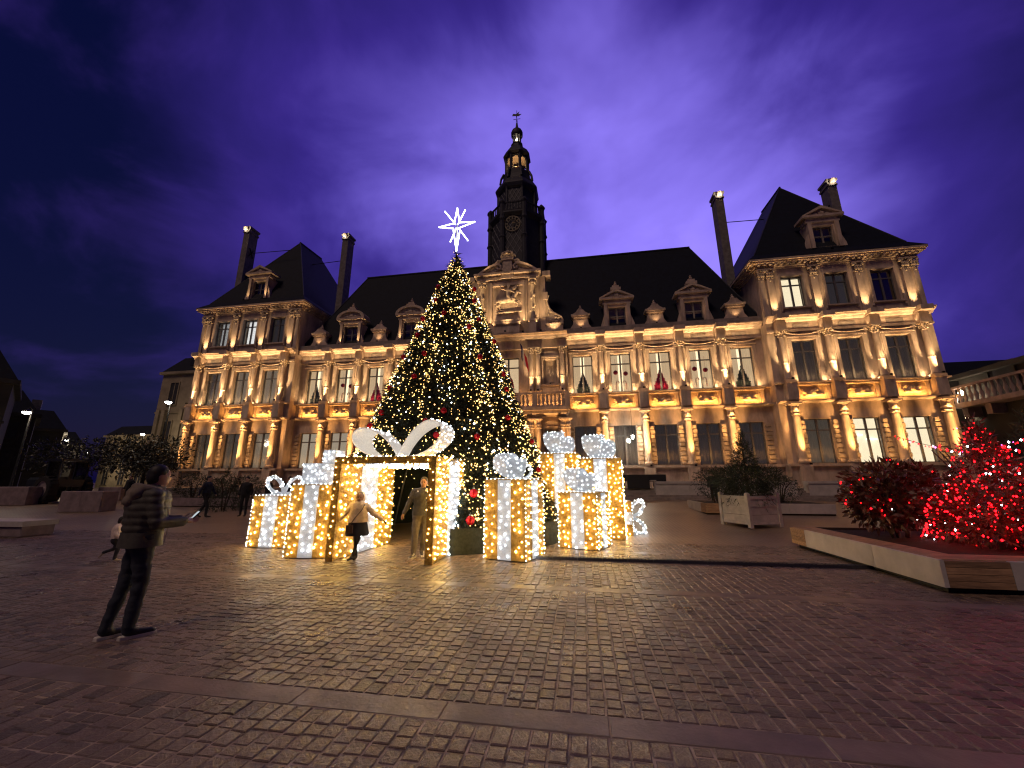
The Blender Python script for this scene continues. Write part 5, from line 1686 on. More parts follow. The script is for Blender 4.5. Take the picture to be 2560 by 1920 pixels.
def human(name, label, loc, rotz, H, J, mats, thick=1.0, voxel=0.016, hair=None, quilt=0.0, coat_len=None, head_turn=0.0, group=None, eyes=True, legr=1.0, armr=1.0, torso=1.0, hands=True, head_scale=1.0):
    """mats: skin, top, trousers, shoes, gloves/hands. Faces -Y. J overrides joints (given for a 1.75 m adult)."""
    s = H/1.75
    D = dict(pel=(0,0,0.97), chest=(0,0,1.33), neck=(0,0.0,1.47), head=(0,-0.015,1.625),
             hA=(-0.095,0,0.93), hB=(0.095,0,0.93), kA=(-0.10,-0.02,0.51), kB=(0.10,-0.02,0.51), aA=(-0.10,0.02,0.09), aB=(0.10,0.02,0.09), tA=(-0.12,-0.17,0.035), tB=(0.12,-0.17,0.035),
             sA=(-0.185,0,1.41), sB=(0.185,0,1.41), eA=(-0.25,0.02,1.14), eB=(0.25,0.02,1.14), wA=(-0.26,-0.06,0.90), wB=(0.26,-0.06,0.90))
    D.update(J)
    V = {k: Vector(v)*s for k, v in D.items()}
    t = thick*s; q = legr*s; ar = armr*s
    caps = []
    def c(a, b, r0, r1, m): caps.append((tuple(a), tuple(b), r0, r1, m))
    pel, ch, nk, hd = V['pel'], V['chest'], V['neck'], V['head']
    c(pel+Vector((-0.06*s,0,0)), pel+Vector((0.06*s,0,0)), 0.115*t*torso, 0.115*t*torso, 2)
    up_ = (ch-pel)
    c(pel+up_*0.22, ch, 0.135*t*torso, 0.150*t*torso, 1)
    for sx_ in (-1, 1):
        c(pel+up_*0.25+Vector((sx_*0.045*s,0,0)), ch+Vector((sx_*0.06*s,0,0)), 0.115*t*torso, 0.125*t*torso, 1)
    c(V['sA'].lerp(ch, 0.15), V['sB'].lerp(ch, 0.15), 0.078*t, 0.078*t, 1)
    c(ch+Vector((0,0,0.06*s)), nk, 0.09*t, 0.058*s, 1)
    c(nk, hd+Vector((0,0.015*s,-0.06*s)), 0.055*s, 0.052*s, 0)
    for L in 'AB':
        h, k, a, to = V['h'+L], V['k'+L], V['a'+L], V['t'+L]
        c(h, k, 0.092*q, 0.064*q, 2); c(k, a, 0.064*q, 0.050*q, 2)
        c(a+Vector((0,0,-0.02*s)), a.lerp(to, 0.25)+Vector((0,0,-0.02*s)), 0.046*s, 0.048*s, 3); c(a.lerp(to, 0.2)+Vector((0,0,-0.028*s)), to, 0.045*s, 0.034*s, 3)
        sh, e, w = V['s'+L], V['e'+L], V['w'+L]
        c(sh, e, 0.064*ar, 0.052*ar, 1); c(e, e.lerp(w, 0.86), 0.052*ar, 0.042*ar, 1)
        d = (w-e).normalized()
        c(e.lerp(w, 0.9), w + d*0.02*s, 0.030*s, 0.030*s, 4)
        for o in (-0.016, 0.016):
            x = d.orthogonal().normalized()*o*s
            c(w+d*0.02*s+x, w+d*0.065*s+x, 0.022*s, 0.020*s, 4)
    M_ = Matrix.Rotation(head_turn, 3, 'Z'); hs = s*head_scale
    def hp(x, y, z): return tuple(hd + M_ @ (Vector((x, y, z))*hs))
    balls = [(tuple(hd), (0.080*hs, 0.095*hs, 0.118*hs), 0), (hp(0,-0.035,-0.065), (0.056*hs, 0.058*hs, 0.050*hs), 0)]
    c(hp(0,-0.090,0.0), hp(0,-0.112,-0.028), 0.010*hs, 0.015*hs, 0)
    c(hp(-0.03,-0.082,0.022), hp(0.03,-0.082,0.022), 0.014*hs, 0.014*hs, 0)
    for sx_ in (-1, 1):
        c(hp(sx_*0.080,0.008,0.012), hp(sx_*0.080,0.012,-0.020), 0.013*hs, 0.011*hs, 0)
    me = fused(name, caps, mats, voxel, 3, balls)
    if quilt:
        bm = bmesh.new(); bm.from_mesh(me); bm.normal_update()
        for v in bm.verts:
            if all(f.material_index == 1 for f in v.link_faces):
                v.co += v.normal*quilt*(abs(math.sin(v.co.z*PI/0.075)) - 0.4)
        bm.to_mesh(me); bm.free()
    bm = bmesh.new(); bm.from_mesh(me); bm.normal_update()      # folds in the cloth
    for v in bm.verts:
        mi = {f.material_index for f in v.link_faces}
        if mi <= {1, 2}:
            p = v.co
            f = 0.011*noise.noise(Vector((p.x*7, p.y*7, p.z*15+3*H))) + 0.005*noise.noise(Vector((p.x*18, p.y*18, p.z*34)))
            v.co += v.normal*f*s*(0.6 if quilt and mi == {1} else 1.0)
    bm.to_mesh(me); bm.free()
    ob = put(name, me, None, loc, rotz)
    tag(ob, label, 'person', group)
    if hands:
        hm = MB()
        for L, sd in (('A', 1), ('B', -1)):
            d = (V['w'+L]-V['e'+L]).normalized()
            hand(hm, V['w'+L], d, Vector((0, -0.3, 0.2)) if d.z > -0.5 else Vector((sd*0.9, -0.3, 0)), s, 0.6, sd)
        hm.build('fingers', mats[4], ob, smooth=60)
    if eyes:
        em = MB()
        for sx_ in (-1, 1): em.ball(hp(sx_*0.030,-0.0885,0.004), 0.0105*hs, 8, 6)
        em.build('eyes', M['eye'], ob, smooth=60)
        em = MB(); em.ball(hp(0,-0.090,-0.058), (0.022*hs, 0.012*hs, 0.008*hs), 10, 6); em.build('mouth', M['lips'], ob, smooth=60)
    if hair is not None:
        kind, hm_ = hair
        hb = [(hp(0,0.020,0.038), (0.090*hs, 0.098*hs, 0.098*hs), 0), (hp(0,0.045,-0.01), (0.084*hs, 0.078*hs, 0.09*hs), 0)]
        if kind == 'hood':
            hb = [(hp(0,0.078,0.030), (0.108*hs, 0.098*hs, 0.128*hs), 0), (hp(0,0.085,-0.06), (0.115*hs, 0.085*hs, 0.11*hs), 0), (hp(0,0.015,-0.165), (0.120*hs, 0.115*hs, 0.045*hs), 0)]
        if kind == 'long':
            hb += [(hp(0,0.05,-0.10), (0.09*hs, 0.06*hs, 0.13*hs), 0)]
        o = put('hood' if kind == 'hood' else ('beanie' if kind == 'beanie' else 'hair'), fused('hair', [], [hm_], 0.014*max(0.8, s), 2, hb), ob)
    ob['_s'] = s
    return ob, V, s

# --- man with a phone, left foreground
m_puff = cl('grey_green_puffer', (0.070, 0.066, 0.050), 0.65); m_jean = cl('dark_jeans', (0.026, 0.032, 0.046))
mloc = Vector((-4.83, 3.88, 0))
man, V, s = human('person', 'man in padded hooded jacket and dark jeans looking at his phone', mloc, R(152), 1.78,
    dict(kA=(-0.09,-0.05,0.51), aA=(-0.09,-0.02,0.09), tA=(-0.10,-0.22,0.035), kB=(0.09,0.04,0.51), aB=(0.09,0.13,0.09), tB=(0.11,-0.05,0.035),
         eA=(-0.26,-0.04,1.13), wA=(-0.10,-0.34,1.12), eB=(0.25,-0.06,1.13), wB=(0.08,-0.35,1.13), head=(0,-0.05,1.615), neck=(0,0.0,1.47)),
    [M['skin_l'], m_puff, m_jean, M['shoe_dark'], M['skin_l']], thick=1.24, voxel=0.014, hair=('hair', M['hair']), quilt=0.012, armr=1.25, torso=1.06, legr=1.12)
h = []
for k in range(12):
    a0, a1 = 2*PI*k/12, 2*PI*(k+1)/12
    f = lambda a: (0.13*math.cos(a), 0.03+0.11*math.sin(a), 1.50 + 0.03*math.sin(a))
    h.append((f(a0), f(a1), 0.045, 0.045, 0))
h.append(((-0.10, 0.13, 1.46), (0.10, 0.13, 1.46), 0.07, 0.07, 0)); h.append(((-0.05, 0.17, 1.38), (0.05, 0.17, 1.38), 0.06, 0.06, 0))
put('hood', fused('hood', h, [cl('hood_beige', (0.20, 0.165, 0.12))], 0.016, 2), man)
hem(man, 0.215, 0.185, 0.90, 1.05, m_puff)
sl = MB()
for L in 'AB':
    a, t_ = V['a'+L], V['t'+L]
    d = (t_-a); d.z = 0; d = d.normalized(); x = Vector((-d.y, d.x, 0))
    pts = [a - d*0.070*s, a - d*0.05*s + x*0.038*s, a + x*0.040*s, t_ + x*0.040*s, t_ + d*0.038*s + x*0.016*s, t_ + d*0.038*s - x*0.016*s, t_ - x*0.040*s, a - x*0.040*s, a - d*0.05*s - x*0.038*s]
    sl.prism([(p.x, p.y) for p in pts], 0.001, 0.030, axis='z')
sl.build('shoe_sole', M['sole'], man)
cd = MB(); cd.tube([(-0.17, -0.14, 1.30), (-0.19, -0.17, 1.1), (-0.185, -0.16, 0.92)], 0.006, 5); cd.build('jacket_cord', M['sole'], man)
ph = empty('mobile_phone', man.matrix_world @ Vector((0, 0, 0)) + mloc*0)
Rm = Matrix.Rotation(R(152), 4, 'Z')
pp = mloc + (Rm @ Vector((-0.01, -0.43, 1.17)))*1.0
ph.location = pp; ph.rotation_euler = (R(40), 0, R(152))
tag(ph, 'mobile phone with a lit screen held by the man on the left', 'phone')
pm = MB(); pm.box(-0.038, 0.038, -0.006, 0.006, -0.075, 0.085); pm.build('case', M['shoe_dark'], ph)
pm = MB(); pm.box(-0.034, 0.034, 0.006, 0.008, -0.070, 0.080); pm.build('screen', emis('phone_screen', (0.75, 0.85, 0.9), 0.5), ph)

# --- woman leaving the archway
m_gj = cl('charcoal_fleece', (0.065, 0.062, 0.066)); m_gt = cl('grey_trousers', (0.125, 0.108, 0.10))
wl = Vector((-3.56, 8.72, 0))
wom, V, s = human('person', 'woman in charcoal zip jacket and grey trousers stepping out of the archway', wl, R(18), 1.68,
    dict(kA=(-0.11,-0.10,0.51), aA=(-0.13,-0.13,0.09), tA=(-0.17,-0.31,0.035), kB=(0.08,0.0,0.52), aB=(0.04,0.14,0.10), tB=(0.05,-0.04,0.035),
         eA=(-0.30,0.02,1.15), wA=(-0.40,-0.08,0.92), eB=(0.27,0.05,1.14), wB=(0.30,-0.05,0.92), head=(0.02,-0.03,1.62)),
    [M['skin_m'], m_gj, m_gt, cl('trainer', (0.07, 0.06, 0.06)), M['skin_m']], thick=1.26, voxel=0.014, hair=('beanie', cl('grey_beanie', (0.06, 0.058, 0.06))), armr=1.2, legr=1.25, head_turn=R(-8))
hem(wom, 0.205, 0.172, 0.86, 1.06, m_gj)
col_ = MB()
col_.tube([(-0.10, -0.04, 1.40), (-0.09, -0.10, 1.36), (-0.02, -0.145, 1.27)], [0.022, 0.026, 0.012], 6); col_.tube([(0.10, -0.04, 1.42), (0.08, -0.11, 1.38), (-0.01, -0.148, 1.27)], [0.022, 0.030, 0.012], 6)
col_.build('white_collar', cl('white_lining', (0.62, 0.62, 0.66)), wom, smooth=60)
lg = MB(); lg.prism([(0.085,1.23),(0.10,1.24),(0.115,1.23),(0.105,1.215),(0.10,1.20),(0.095,1.215)], -0.168, -0.160); lg.build('jacket_logo', M['sole'], wom)
sp = MB(); sp.tube([(0.185, -0.02, 0.86), (0.20, -0.03, 1.0), (0.19, -0.04, 1.12)], 0.014, 5); sp.build('white_stripe', M['sole'], wom)
sl = MB()
for L in 'AB':
    a, t_ = V['a'+L], V['t'+L]
    d = (t_-a); d.z = 0; d = d.normalized(); x = Vector((-d.y, d.x, 0))
    pts = [a - d*0.10*s, a - d*0.07*s + x*0.05*s, a + x*0.05*s, t_ + x*0.05*s, t_ + d*0.05*s + x*0.02*s, t_ + d*0.05*s - x*0.02*s, t_ - x*0.05*s, a - x*0.05*s, a - d*0.07*s - x*0.05*s]
    sl.prism([(p.x, p.y) for p in pts], 0.001, 0.034, axis='z')
    for q_ in range(3): sl.tube([tuple(a.lerp(t_, 0.35+0.2*q_) + x*0.045*s + Vector((0,0,0.01))), tuple(a.lerp(t_, 0.45+0.2*q_) + x*0.03*s + Vector((0,0,0.035)))], 0.008, 4)
sl.build('shoe_sole', M['sole'], wom)

# --- child with arms spread in front of the archway
m_cream = cl('cream_fleece', (0.66, 0.52, 0.36)); m_navy = cl('navy_skirt', (0.010, 0.013, 0.030))
kl = Vector((-4.80, 8.25, 0))
kid, V, s = human('person', 'girl in cream hooded jacket and dark skirt spreading her arms by the archway', kl, R(24), 1.36,
    dict(kA=(-0.02,-0.06,0.50), aA=(0.03,-0.05,0.09), tA=(0.00,-0.23,0.035), kB=(0.05,0.0,0.50), aB=(-0.06,-0.14,0.09), tB=(-0.14,-0.30,0.035),
         sA=(-0.175,0,1.38), sB=(0.175,0,1.38), eA=(-0.36,0.0,1.17), wA=(-0.55,-0.04,0.95), eB=(0.40,-0.02,1.16), wB=(0.66,-0.06,0.98), head=(0,-0.02,1.60)),
    [mat('skin_brown', (0.20, 0.10, 0.065), 0.55, var=0.1, scale=10), m_cream, cl('dark_tights', (0.016, 0.018, 0.026)), M['shoe_dark'], cl('dark_glove', (0.012, 0.012, 0.016))], thick=1.25, voxel=0.013, hair=('hood', m_cream), armr=1.5, legr=0.82, torso=1.12, head_scale=1.18)
hr = [(tuple(V['head']+Vector((0,0.034,0.014))*s), (0.106*s, 0.102*s, 0.138*s), 0)]
put('hair', fused('hair', [], [M['hair']], 0.012, 2, hr), kid)
sk_ = MB()
prof = [(0.165, 0.82), (0.19, 0.72), (0.225, 0.55), (0.235, 0.47)]
n = 28
vs = []; fs = []
for r, z in prof:
    for i in range(n):
        a = 2*PI*i/n
        rr = r*(1+0.06*math.sin(a*7)*(0.82-z)/0.35)
        vs.append((rr*math.cos(a), rr*0.82*math.sin(a), z))
for k in range(3):
    for i in range(n):
        j = (i+1) % n
        fs.append((k*n+i, (k+1)*n+i, (k+1)*n+j, k*n+j))
sk_.add(vs, fs); sk_.build('skirt', m_navy, kid, smooth=60)
jk = MB(); vs = []; fs = []
for r, z in ((0.185, 0.98), (0.20, 0.86), (0.215, 0.74)):
    for i in range(n):
        a = 2*PI*i/n
        vs.append((r*math.cos(a), r*0.85*math.sin(a), z))
for k in range(2):
    for i in range(n):
        j = (i+1) % n
        fs.append((k*n+i, (k+1)*n+i, (k+1)*n+j, k*n+j))
jk.add(vs, fs); jk.build('jacket_hem', m_cream, kid, smooth=60)
bag = empty('shoulder_bag', kl, R(24)); tag(bag, 'small brown shoulder bag worn across the girl in cream', 'bag')
m_bag = cl('brown_leather', (0.075, 0.045, 0.030), 0.5)
b = MB(); b.tube([(0.12, -0.10, 1.10), (0.07, -0.195, 0.98), (-0.04, -0.225, 0.84), (-0.13, -0.205, 0.70)], 0.010, 5); b.build('strap', m_bag, bag)
b = MB(); b.frustum((-0.20, -0.06, -0.27, -0.20, 0.54), (-0.19, -0.07, -0.26, -0.205, 0.70)); b.box(-0.195, -0.065, -0.278, -0.268, 0.62, 0.705); b.build('pouch', m_bag, bag)

# --- toddler running behind the man
tod, V, s = human('person', 'toddler in pale coat running behind the man with the phone', (-9.62, 7.25, 0), R(125), 0.88,
    dict(hA=(-0.12,0,0.80), hB=(0.12,0,0.80), kA=(-0.12,-0.10,0.44), aA=(-0.12,-0.06,0.10), tA=(-0.13,-0.28,0.04), kB=(0.12,0.08,0.46), aB=(0.13,0.40,0.34), tB=(0.14,0.52,0.16),
         pel=(0,0,0.82), sA=(-0.22,0,1.30), sB=(0.22,0,1.30), chest=(0,0,1.22), neck=(0,-0.02,1.37), head=(0,-0.05,1.56), eA=(-0.34,-0.04,1.05), wA=(-0.36,-0.20,0.90), eB=(0.34,0.10,1.05), wB=(0.36,0.05,0.88)),
    [M['skin_l'], cl('pale_coat', (0.80, 0.66, 0.56)), cl('toddler_tights', (0.020, 0.020, 0.030)), cl('pale_shoe', (0.50, 0.40, 0.28)), M['skin_l']], thick=1.75, voxel=0.011, hair=('hair', M['hair']), armr=1.8, legr=1.2, head_scale=1.45, hands=False)

# --- darker figures further off
dk = [cl('black_coat', (0.014, 0.014, 0.018)), cl('navy_coat', (0.016, 0.020, 0.045)), cl('brown_coat', (0.035, 0.025, 0.022)), cl('black_trousers', (0.012, 0.012, 0.016))]
WALK = dict(kA=(-0.10,-0.16,0.53), aA=(-0.10,-0.16,0.10), tA=(-0.11,-0.36,0.06), kB=(0.10,0.06,0.52), aB=(0.10,0.30,0.14), tB=(0.10,0.16,0.04), eA=(-0.25,0.12,1.15), wA=(-0.27,0.14,0.92), eB=(0.25,-0.10,1.15), wB=(0.26,-0.22,0.95))
wk, V, s = human('person', 'person in dark clothes striding across the square on the left', (-16.35, 15.5, gz(15.5)), R(105), 1.78, WALK,
    [M['skin_l'], dk[1], dk[3], M['shoe_dark'], M['skin_l']], thick=1.15, voxel=0.022, hair=('hair', M['hair']), hands=False)
o, V, s = human('person', 'person in dark clothes with pale shoes inside the hollow tree', (-5.0, 11.9, 0), R(70), 1.66, dict(aB=(0.10,0.12,0.09), tB=(0.12,-0.08,0.035)),
    [M['skin_l'], dk[0], dk[1], M['sole'], M['skin_l']], thick=1.2, voxel=0.02, hair=('long', M['hair']), hands=False)
o.location = (-4.15, 12.2, 0)
o, V, s = human('person', 'person half hidden behind the left archway panel holding out a phone', (-5.62, 10.85, 0), R(60), 1.60,
    dict(eA=(-0.24,-0.10,1.12), wA=(-0.16,-0.40,1.02), eB=(0.24,-0.10,1.12), wB=(0.14,-0.40,1.02)), [M['skin_l'], dk[2], dk[3], M['sole'], M['skin_l']], thick=1.15, voxel=0.02, hair=('hair', M['hair']), hands=False)
STD = {}
base, V, s = human('person', 'dark figure by the bushes in front of the right wing steps', (6.40, 22.0, gz(22)), R(-40), 1.72, STD,
    [M['skin_l'], dk[0], dk[3], M['shoe_dark'], M['skin_l']], thick=1.15, voxel=0.024, hair=('hair', M['hair']), hands=False)
for (x, y, z, r, lab) in ((-14.95, 16.1, 0, 20, 'dark figure seen through the ring bow of the leftmost gift, left one'),
                          (-13.80, 16.1, 0, -30, 'dark figure standing just behind the ring bow of the leftmost gift'),
                          (-12.80, 16.1, 0, 60, 'dark figure next to the gift with square white loops'),
                          (-27.2, 20.5, 0, 10, 'dark figure below the first column of the left pavilion'),
                          (-26.2, 20.9, 0, -50, 'dark figure below the second column of the left pavilion'),
                          (-24.6, 20.2, 0, 80, 'dark figure near the shrubs below the left pavilion')):
    c = copy_tree(base)
    c.location = (x, y, gz(y)); c.rotation_euler = (0, 0, R(r)); c['label'] = lab
    c['group'] = 'distant dark figures'
base['group'] = 'distant dark figures'
for o in list(bpy.data.objects):
    if '_s' in o: del o['_s']
# ------------------------------------------------------------------ planters, shrubs and the rest of the square
M['pale_conc'] = mat('pale_panel', (0.52, 0.48, 0.44), 0.75, var=0.15, scale=2.5, bump=0.15, bscale=40)
M['wood'] = mat('bench_wood', (0.36, 0.22, 0.12), 0.7, var=0.4, scale=3, stretch=(1, 8, 8), bump=0.2, bscale=20, objvar=0.25)
M['soil'] = mat('soil', (0.03, 0.02, 0.015), 0.95, var=0.4, scale=6, bump=0.8, bscale=30)
M['leaf'] = mat('shrub_leaf', (0.012, 0.016, 0.007), 0.5, var=0.5, scale=5)
M['leaf_red'] = mat('bronze_leaf', (0.11, 0.045, 0.025), 0.45, var=0.5, scale=5)
M['pine'] = mat('pine_needles', (0.030, 0.045, 0.022), 0.7, var=0.4, scale=5)
M['bark'] = mat('bark', (0.05, 0.035, 0.025), 0.9, var=0.4, scale=8, bump=0.5)
M['planter'] = mat('painted_planter', (0.48, 0.45, 0.41), 0.7, var=0.2, scale=4, bump=0.1)
M['block'] = mat('barrier_block', (0.26, 0.20, 0.20), 0.9, var=0.25, scale=3, bump=0.3)

def leaves(mb, c, r, n, L=0.11, W=0.05, shell=0.55, rr=rnd, cone=False, droop=0.0):
    for k in range(n):
        while True:
            v = Vector((rr.uniform(-1, 1), rr.uniform(-1, 1), rr.uniform(-1, 1)))
            if shell < v.length < 1: break
        lump = 1 + 0.22*noise.noise(v*2.3 + Vector(c)*1.7)
        if cone:
            z = 1-2*math.sqrt(rr.random()); f = (1-z)/2; a = rr.uniform(0, 2*PI); q = rr.uniform(0.45, 1)**0.6
            v = Vector((math.cos(a)*f*q, math.sin(a)*f*q, z))
        p = Vector(c) + Vector((v.x*r[0], v.y*r[1], v.z*r[2]))*lump
        d = (v + Vector((rr.uniform(-1, 1), rr.uniform(-1, 1), rr.uniform(-1, 1)-droop))*0.9).normalized()
        s = d.cross(Vector((rr.uniform(-1, 1), rr.uniform(-1, 1), rr.uniform(-1, 1)))).normalized()
        l = L*rr.uniform(0.6, 1.3); w = W*rr.uniform(0.6, 1.2)
        mb.add([tuple(p), tuple(p+d*l*0.5+s*w*0.5), tuple(p+d*l), tuple(p+d*l*0.5-s*w*0.5)], [(0,1,2,3)])
def shrub(name, label, loc, blobs, n, leaf='leaf', cat='shrub', group=None, L=0.11, W=0.05, cone=False, stems=5, droop=0.0):
    t = empty(name, loc); tag(t, label, cat, group)
    b = MB()
    for c, r in blobs:
        leaves(b, c, r, n//len(blobs), L, W, cone=cone, droop=droop)
    tag(b.build('foliage', M[leaf], t), kind='stuff')
    s = MB()
    for k in range(stems):
        c, r = blobs[k % len(blobs)]
        a = rnd.uniform(0, 2*PI)
        s.tube([(c[0]*0.3+0.08*math.cos(a), c[1]*0.3+0.08*math.sin(a), 0), (c[0]*0.8+r[0]*0.3*math.cos(a), c[1]*0.8+r[1]*0.3*math.sin(a), c[2]), (c[0]+r[0]*0.6*math.cos(a), c[1]+r[1]*0.6*math.sin(a), c[2]+r[2]*0.5)], [0.035, 0.022, 0.008], 5)
    s.build('stem', M['bark'], t)
    return t
def lights_on(parent, blobs, n, r=0.017, white=0.08, pink=0.0, front=True):
    red = MB(); wh = MB(); pk = MB()
    for k in range(n):
        c, q = rnd.choice(blobs)
        a = rnd.uniform(0, 2*PI); zz = rnd.uniform(-0.75, 1)
        f = math.sqrt(max(0, 1-zz*zz))
        p = (c[0]+q[0]*1.03*f*math.cos(a), c[1]+q[1]*1.03*f*math.sin(a), c[2]+q[2]*1.03*zz)
        w = rnd.random()
        (wh if w < white else pk if w < white+pink else red).octa(p, r*rnd.choice((0.7, 0.9, 1.0, 1.3)))
    for b, nm, m in ((red, 'red_lights', 'bulb_red'), (wh, 'white_lights', 'bulb_white'), (pk, 'pink_lights', 'bulb_pink')):
        if b.f: tag(b.build(nm, M[m], parent), kind='stuff')

# right foreground bench planter
BP_ = empty('bench_planter', (5.04, 7.20, 0)); tag(BP_, 'long low planter bench of pale panels and wooden slats in the right foreground', 'planter')
Lx, Ly, hb = 7.6, 4.35, 0.45
b = MB(); b.box(0.10, Lx, 0.10, Ly-0.1, 0, 0.10); b.build('recessed_base', M['iron'], BP_)
def pnl(x0, x1, y0, y1, z0, z1, name='side_panel', m='pale_conc'):
    q = MB(); e = 0.006
    q.box(x0, x1, y0, y1, z0, z1-e); q.frustum((x0, x1, y0, y1, z1-e), (x0+e, x1-e, y0+e, y1-e, z1)); return q.build(name, M[m], BP_)
for y0, y1 in ((0.0, 1.42), (1.43, 3.70)): pnl(0.0, 0.06, y0, y1, 0.08, hb)
for k in range(4): pnl(-0.002, 0.06, 3.71, Ly, 0.08+k*0.0925, 0.165+k*0.0925, 'slat', 'wood')
for k in range(4): pnl(0.065, 0.86, -0.004, 0.06, 0.08+k*0.0925, 0.165+k*0.0925, 'slat', 'wood')
x = 0.87
for w in (1.6, 1.6, 1.6, 1.6): pnl(x, x+w, 0.0, 0.06, 0.08, hb); x += w+0.01
pnl(0.0, 0.06, -0.004, -0.0, 0.08, hb-0.004)
# top boards
for k in range(4):
    pnl(0.065+k*0.12, 0.18+k*0.12, 0.55, Ly, hb-0.03, hb+0.004, 'top_board', 'wood')
    pnl(0.065, Lx, 0.065+k*0.12, 0.18+k*0.12, hb-0.03, hb+0.004, 'top_board', 'wood')
b = MB(); b.box(0.55, Lx, 0.55, Ly-0.05, 0.1, 0.40); b.box(0.07, Lx, Ly-0.05, Ly, 0.1, hb); b.build('planting_bed', M['soil'], BP_)

# red-lit planting in that planter
bl = [((0,0,0.95),(0.85,0.75,0.62)), ((0.55,0.2,0.80),(0.7,0.7,0.55)), ((-0.35,-0.2,0.72),(0.6,0.55,0.5))]
t = shrub('leafy_shrub', 'broad dark-leaved shrub with scattered red lights at the planter edge', (6.45, 10.0, 0.42), bl, 3600, 'leaf_red', L=0.17, W=0.07)
lights_on(t, bl, 70, 0.016, 0.12)
bl = [((0,0,0.55),(0.8,0.7,0.5)), ((0.6,-0.3,0.5),(0.7,0.6,0.45))]
t = shrub('leafy_shrub', 'low mound of leaves wrapped in dense red lights in the bench planter', (7.05, 8.75, 0.42), bl, 2600, 'leaf_red', L=0.12, W=0.05)
lights_on(t, bl, 300, 0.017, 0.04)
bl = [((0,0,1.2),(1.05,1.0,1.25))]
t = shrub('small_conifer', 'cone-shaped conifer glowing with red lights in the bench planter', (7.9, 9.6, 0.42), [((0,0,1.15),(1.15,1.1,1.25))], 4200, 'leaf_red', 'tree', L=0.16, W=0.035, cone=True)
rl_ = MB(); wl_ = MB()
for k in range(460):
    u = rnd.random(); z = 2.4*(1-math.sqrt(u)); a = rnd.uniform(0, 2*PI); r = 1.12*(1-z/2.45)+0.02
    (rl_ if rnd.random() < 0.93 else wl_).octa((r*math.cos(a), r*math.sin(a), z), 0.017*rnd.choice((0.7, 1, 1.3)))
tag(rl_.build('red_lights', M['bulb_red'], t), kind='stuff'); tag(wl_.build('white_lights', M['bulb_white'], t), kind='stuff')
bl = [((0,0,0.65),(0.9,0.8,0.6)), ((0.9,0.2,0.7),(0.9,0.8,0.6))]
t = shrub('leafy_shrub', 'leafy shrub with red lights at the right edge of the picture', (8.6, 8.7, 0.42), bl, 2800, 'leaf_red', L=0.13, W=0.055)
lights_on(t, bl, 320, 0.018, 0.05, 0.05)
t = shrub('dark_conifer', 'black silhouette of a conifer draped with loose red garlands', (10.1, 10.9, 0.42), [((0,0,1.35),(1.7,1.5,1.40))], 4200, 'pine', 'tree', L=0.2, W=0.03, cone=True)
gl = MB(); gp = MB(); gw = MB(); wire = MB()
for (p0, p1, sag) in (((-3.6,-1.3,2.05),(-1.0,-0.9,2.0),0.25), ((-1.0,-0.9,2.0),(1.2,-1.2,2.6),0.22), ((-0.6,-1.4,1.35),(1.4,-1.4,2.1),0.2), ((-2.4,-1.2,2.2),(0.6,-1.2,1.5),0.3)):
    pts = [Vector(p0).lerp(Vector(p1), i/24) - Vector((0,0,sag*4*(i/24)*(1-i/24))) for i in range(25)]
    wire.tube([tuple(p) for p in pts], 0.006, 4)
    for p in pts:
        for q in range(2):
            w = rnd.random()
            (gl if w < 0.76 else gp if w < 0.90 else gw).octa(tuple(p + Vector((rnd.uniform(-.05,.05), rnd.uniform(-.05,.05), rnd.uniform(-.06,.03)))), 0.018*rnd.choice((0.7, 1, 1.3)))
tag(gl.build('red_lights', M['bulb_red'], t), kind='stuff'); tag(gp.build('pink_lights', M['bulb_pink'], t), kind='stuff'); tag(gw.build('white_lights', M['bulb_white'], t), kind='stuff')
wire.build('light_cable', M['iron'], t)

# square wooden planter with a pine
VP = empty('wooden_planter', (5.62, 15.62, gz(15.6)), R(24)); tag(VP, 'square painted wooden planter box on feet holding a small pine', 'planter')
W = 0.60; h0, h1 = 0.10, 1.02
for sx_ in (-1, 1):
    for sy_ in (-1, 1):
        b = MB(); b.box(sx_*W-0.06, sx_*W+0.06, sy_*W-0.06, sy_*W+0.06, 0, h1+0.06); b.frustum((sx_*W-0.06, sx_*W+0.06, sy_*W-0.06, sy_*W+0.06, h1+0.06), (sx_*W-0.02, sx_*W+0.02, sy_*W-0.02, sy_*W+0.02, h1+0.10)); b.build('corner_post', M['planter'], VP)
for a in range(4):
    for k in range(3):
        b = MB(); b.box(-W+0.06, W-0.06, -W-0.02, -W+0.02, h0+k*0.305, h0+k*0.305+0.295)
        o = b.build('board', M['planter'], VP); o.rotation_euler = (0, 0, a*PI/2)
    b = MB(); b.box(-W+0.06, W-0.06, -W-0.045, -W+0.02, h1-0.11, h1-0.01); b.box(-W+0.06, W-0.06, -W-0.04, -W+0.02, h0, h0+0.08); b.box(-W+0.06, W-0.06, -W-0.035, -W+0.02, h1-0.36, h1-0.31)
    o = b.build('rail', M['planter'], VP); o.rotation_euler = (0, 0, a*PI/2)
b = MB(); b.box(-W+0.03, W-0.03, -W+0.03, W-0.03, 0.15, h1-0.12); b.build('soil', M['soil'], VP)
pt = empty('potted_pine', (5.70, 15.72, gz(15.6)+0.9)); tag(pt, 'bushy dark pine growing in the square wooden planter', 'tree')
b = MB(); leaves(b, (0,0,1.15), (0.78,0.75,1.25), 3600, 0.22, 0.02, cone=True); leaves(b, (0,0,0.68), (1.2,1.05,0.42), 3200, 0.22, 0.02); tag(b.build('foliage', M['pine'], pt), kind='stuff')
b = MB(); b.tube([(0,0,-0.1),(0,0,2.2)], [0.06, 0.01], 7)
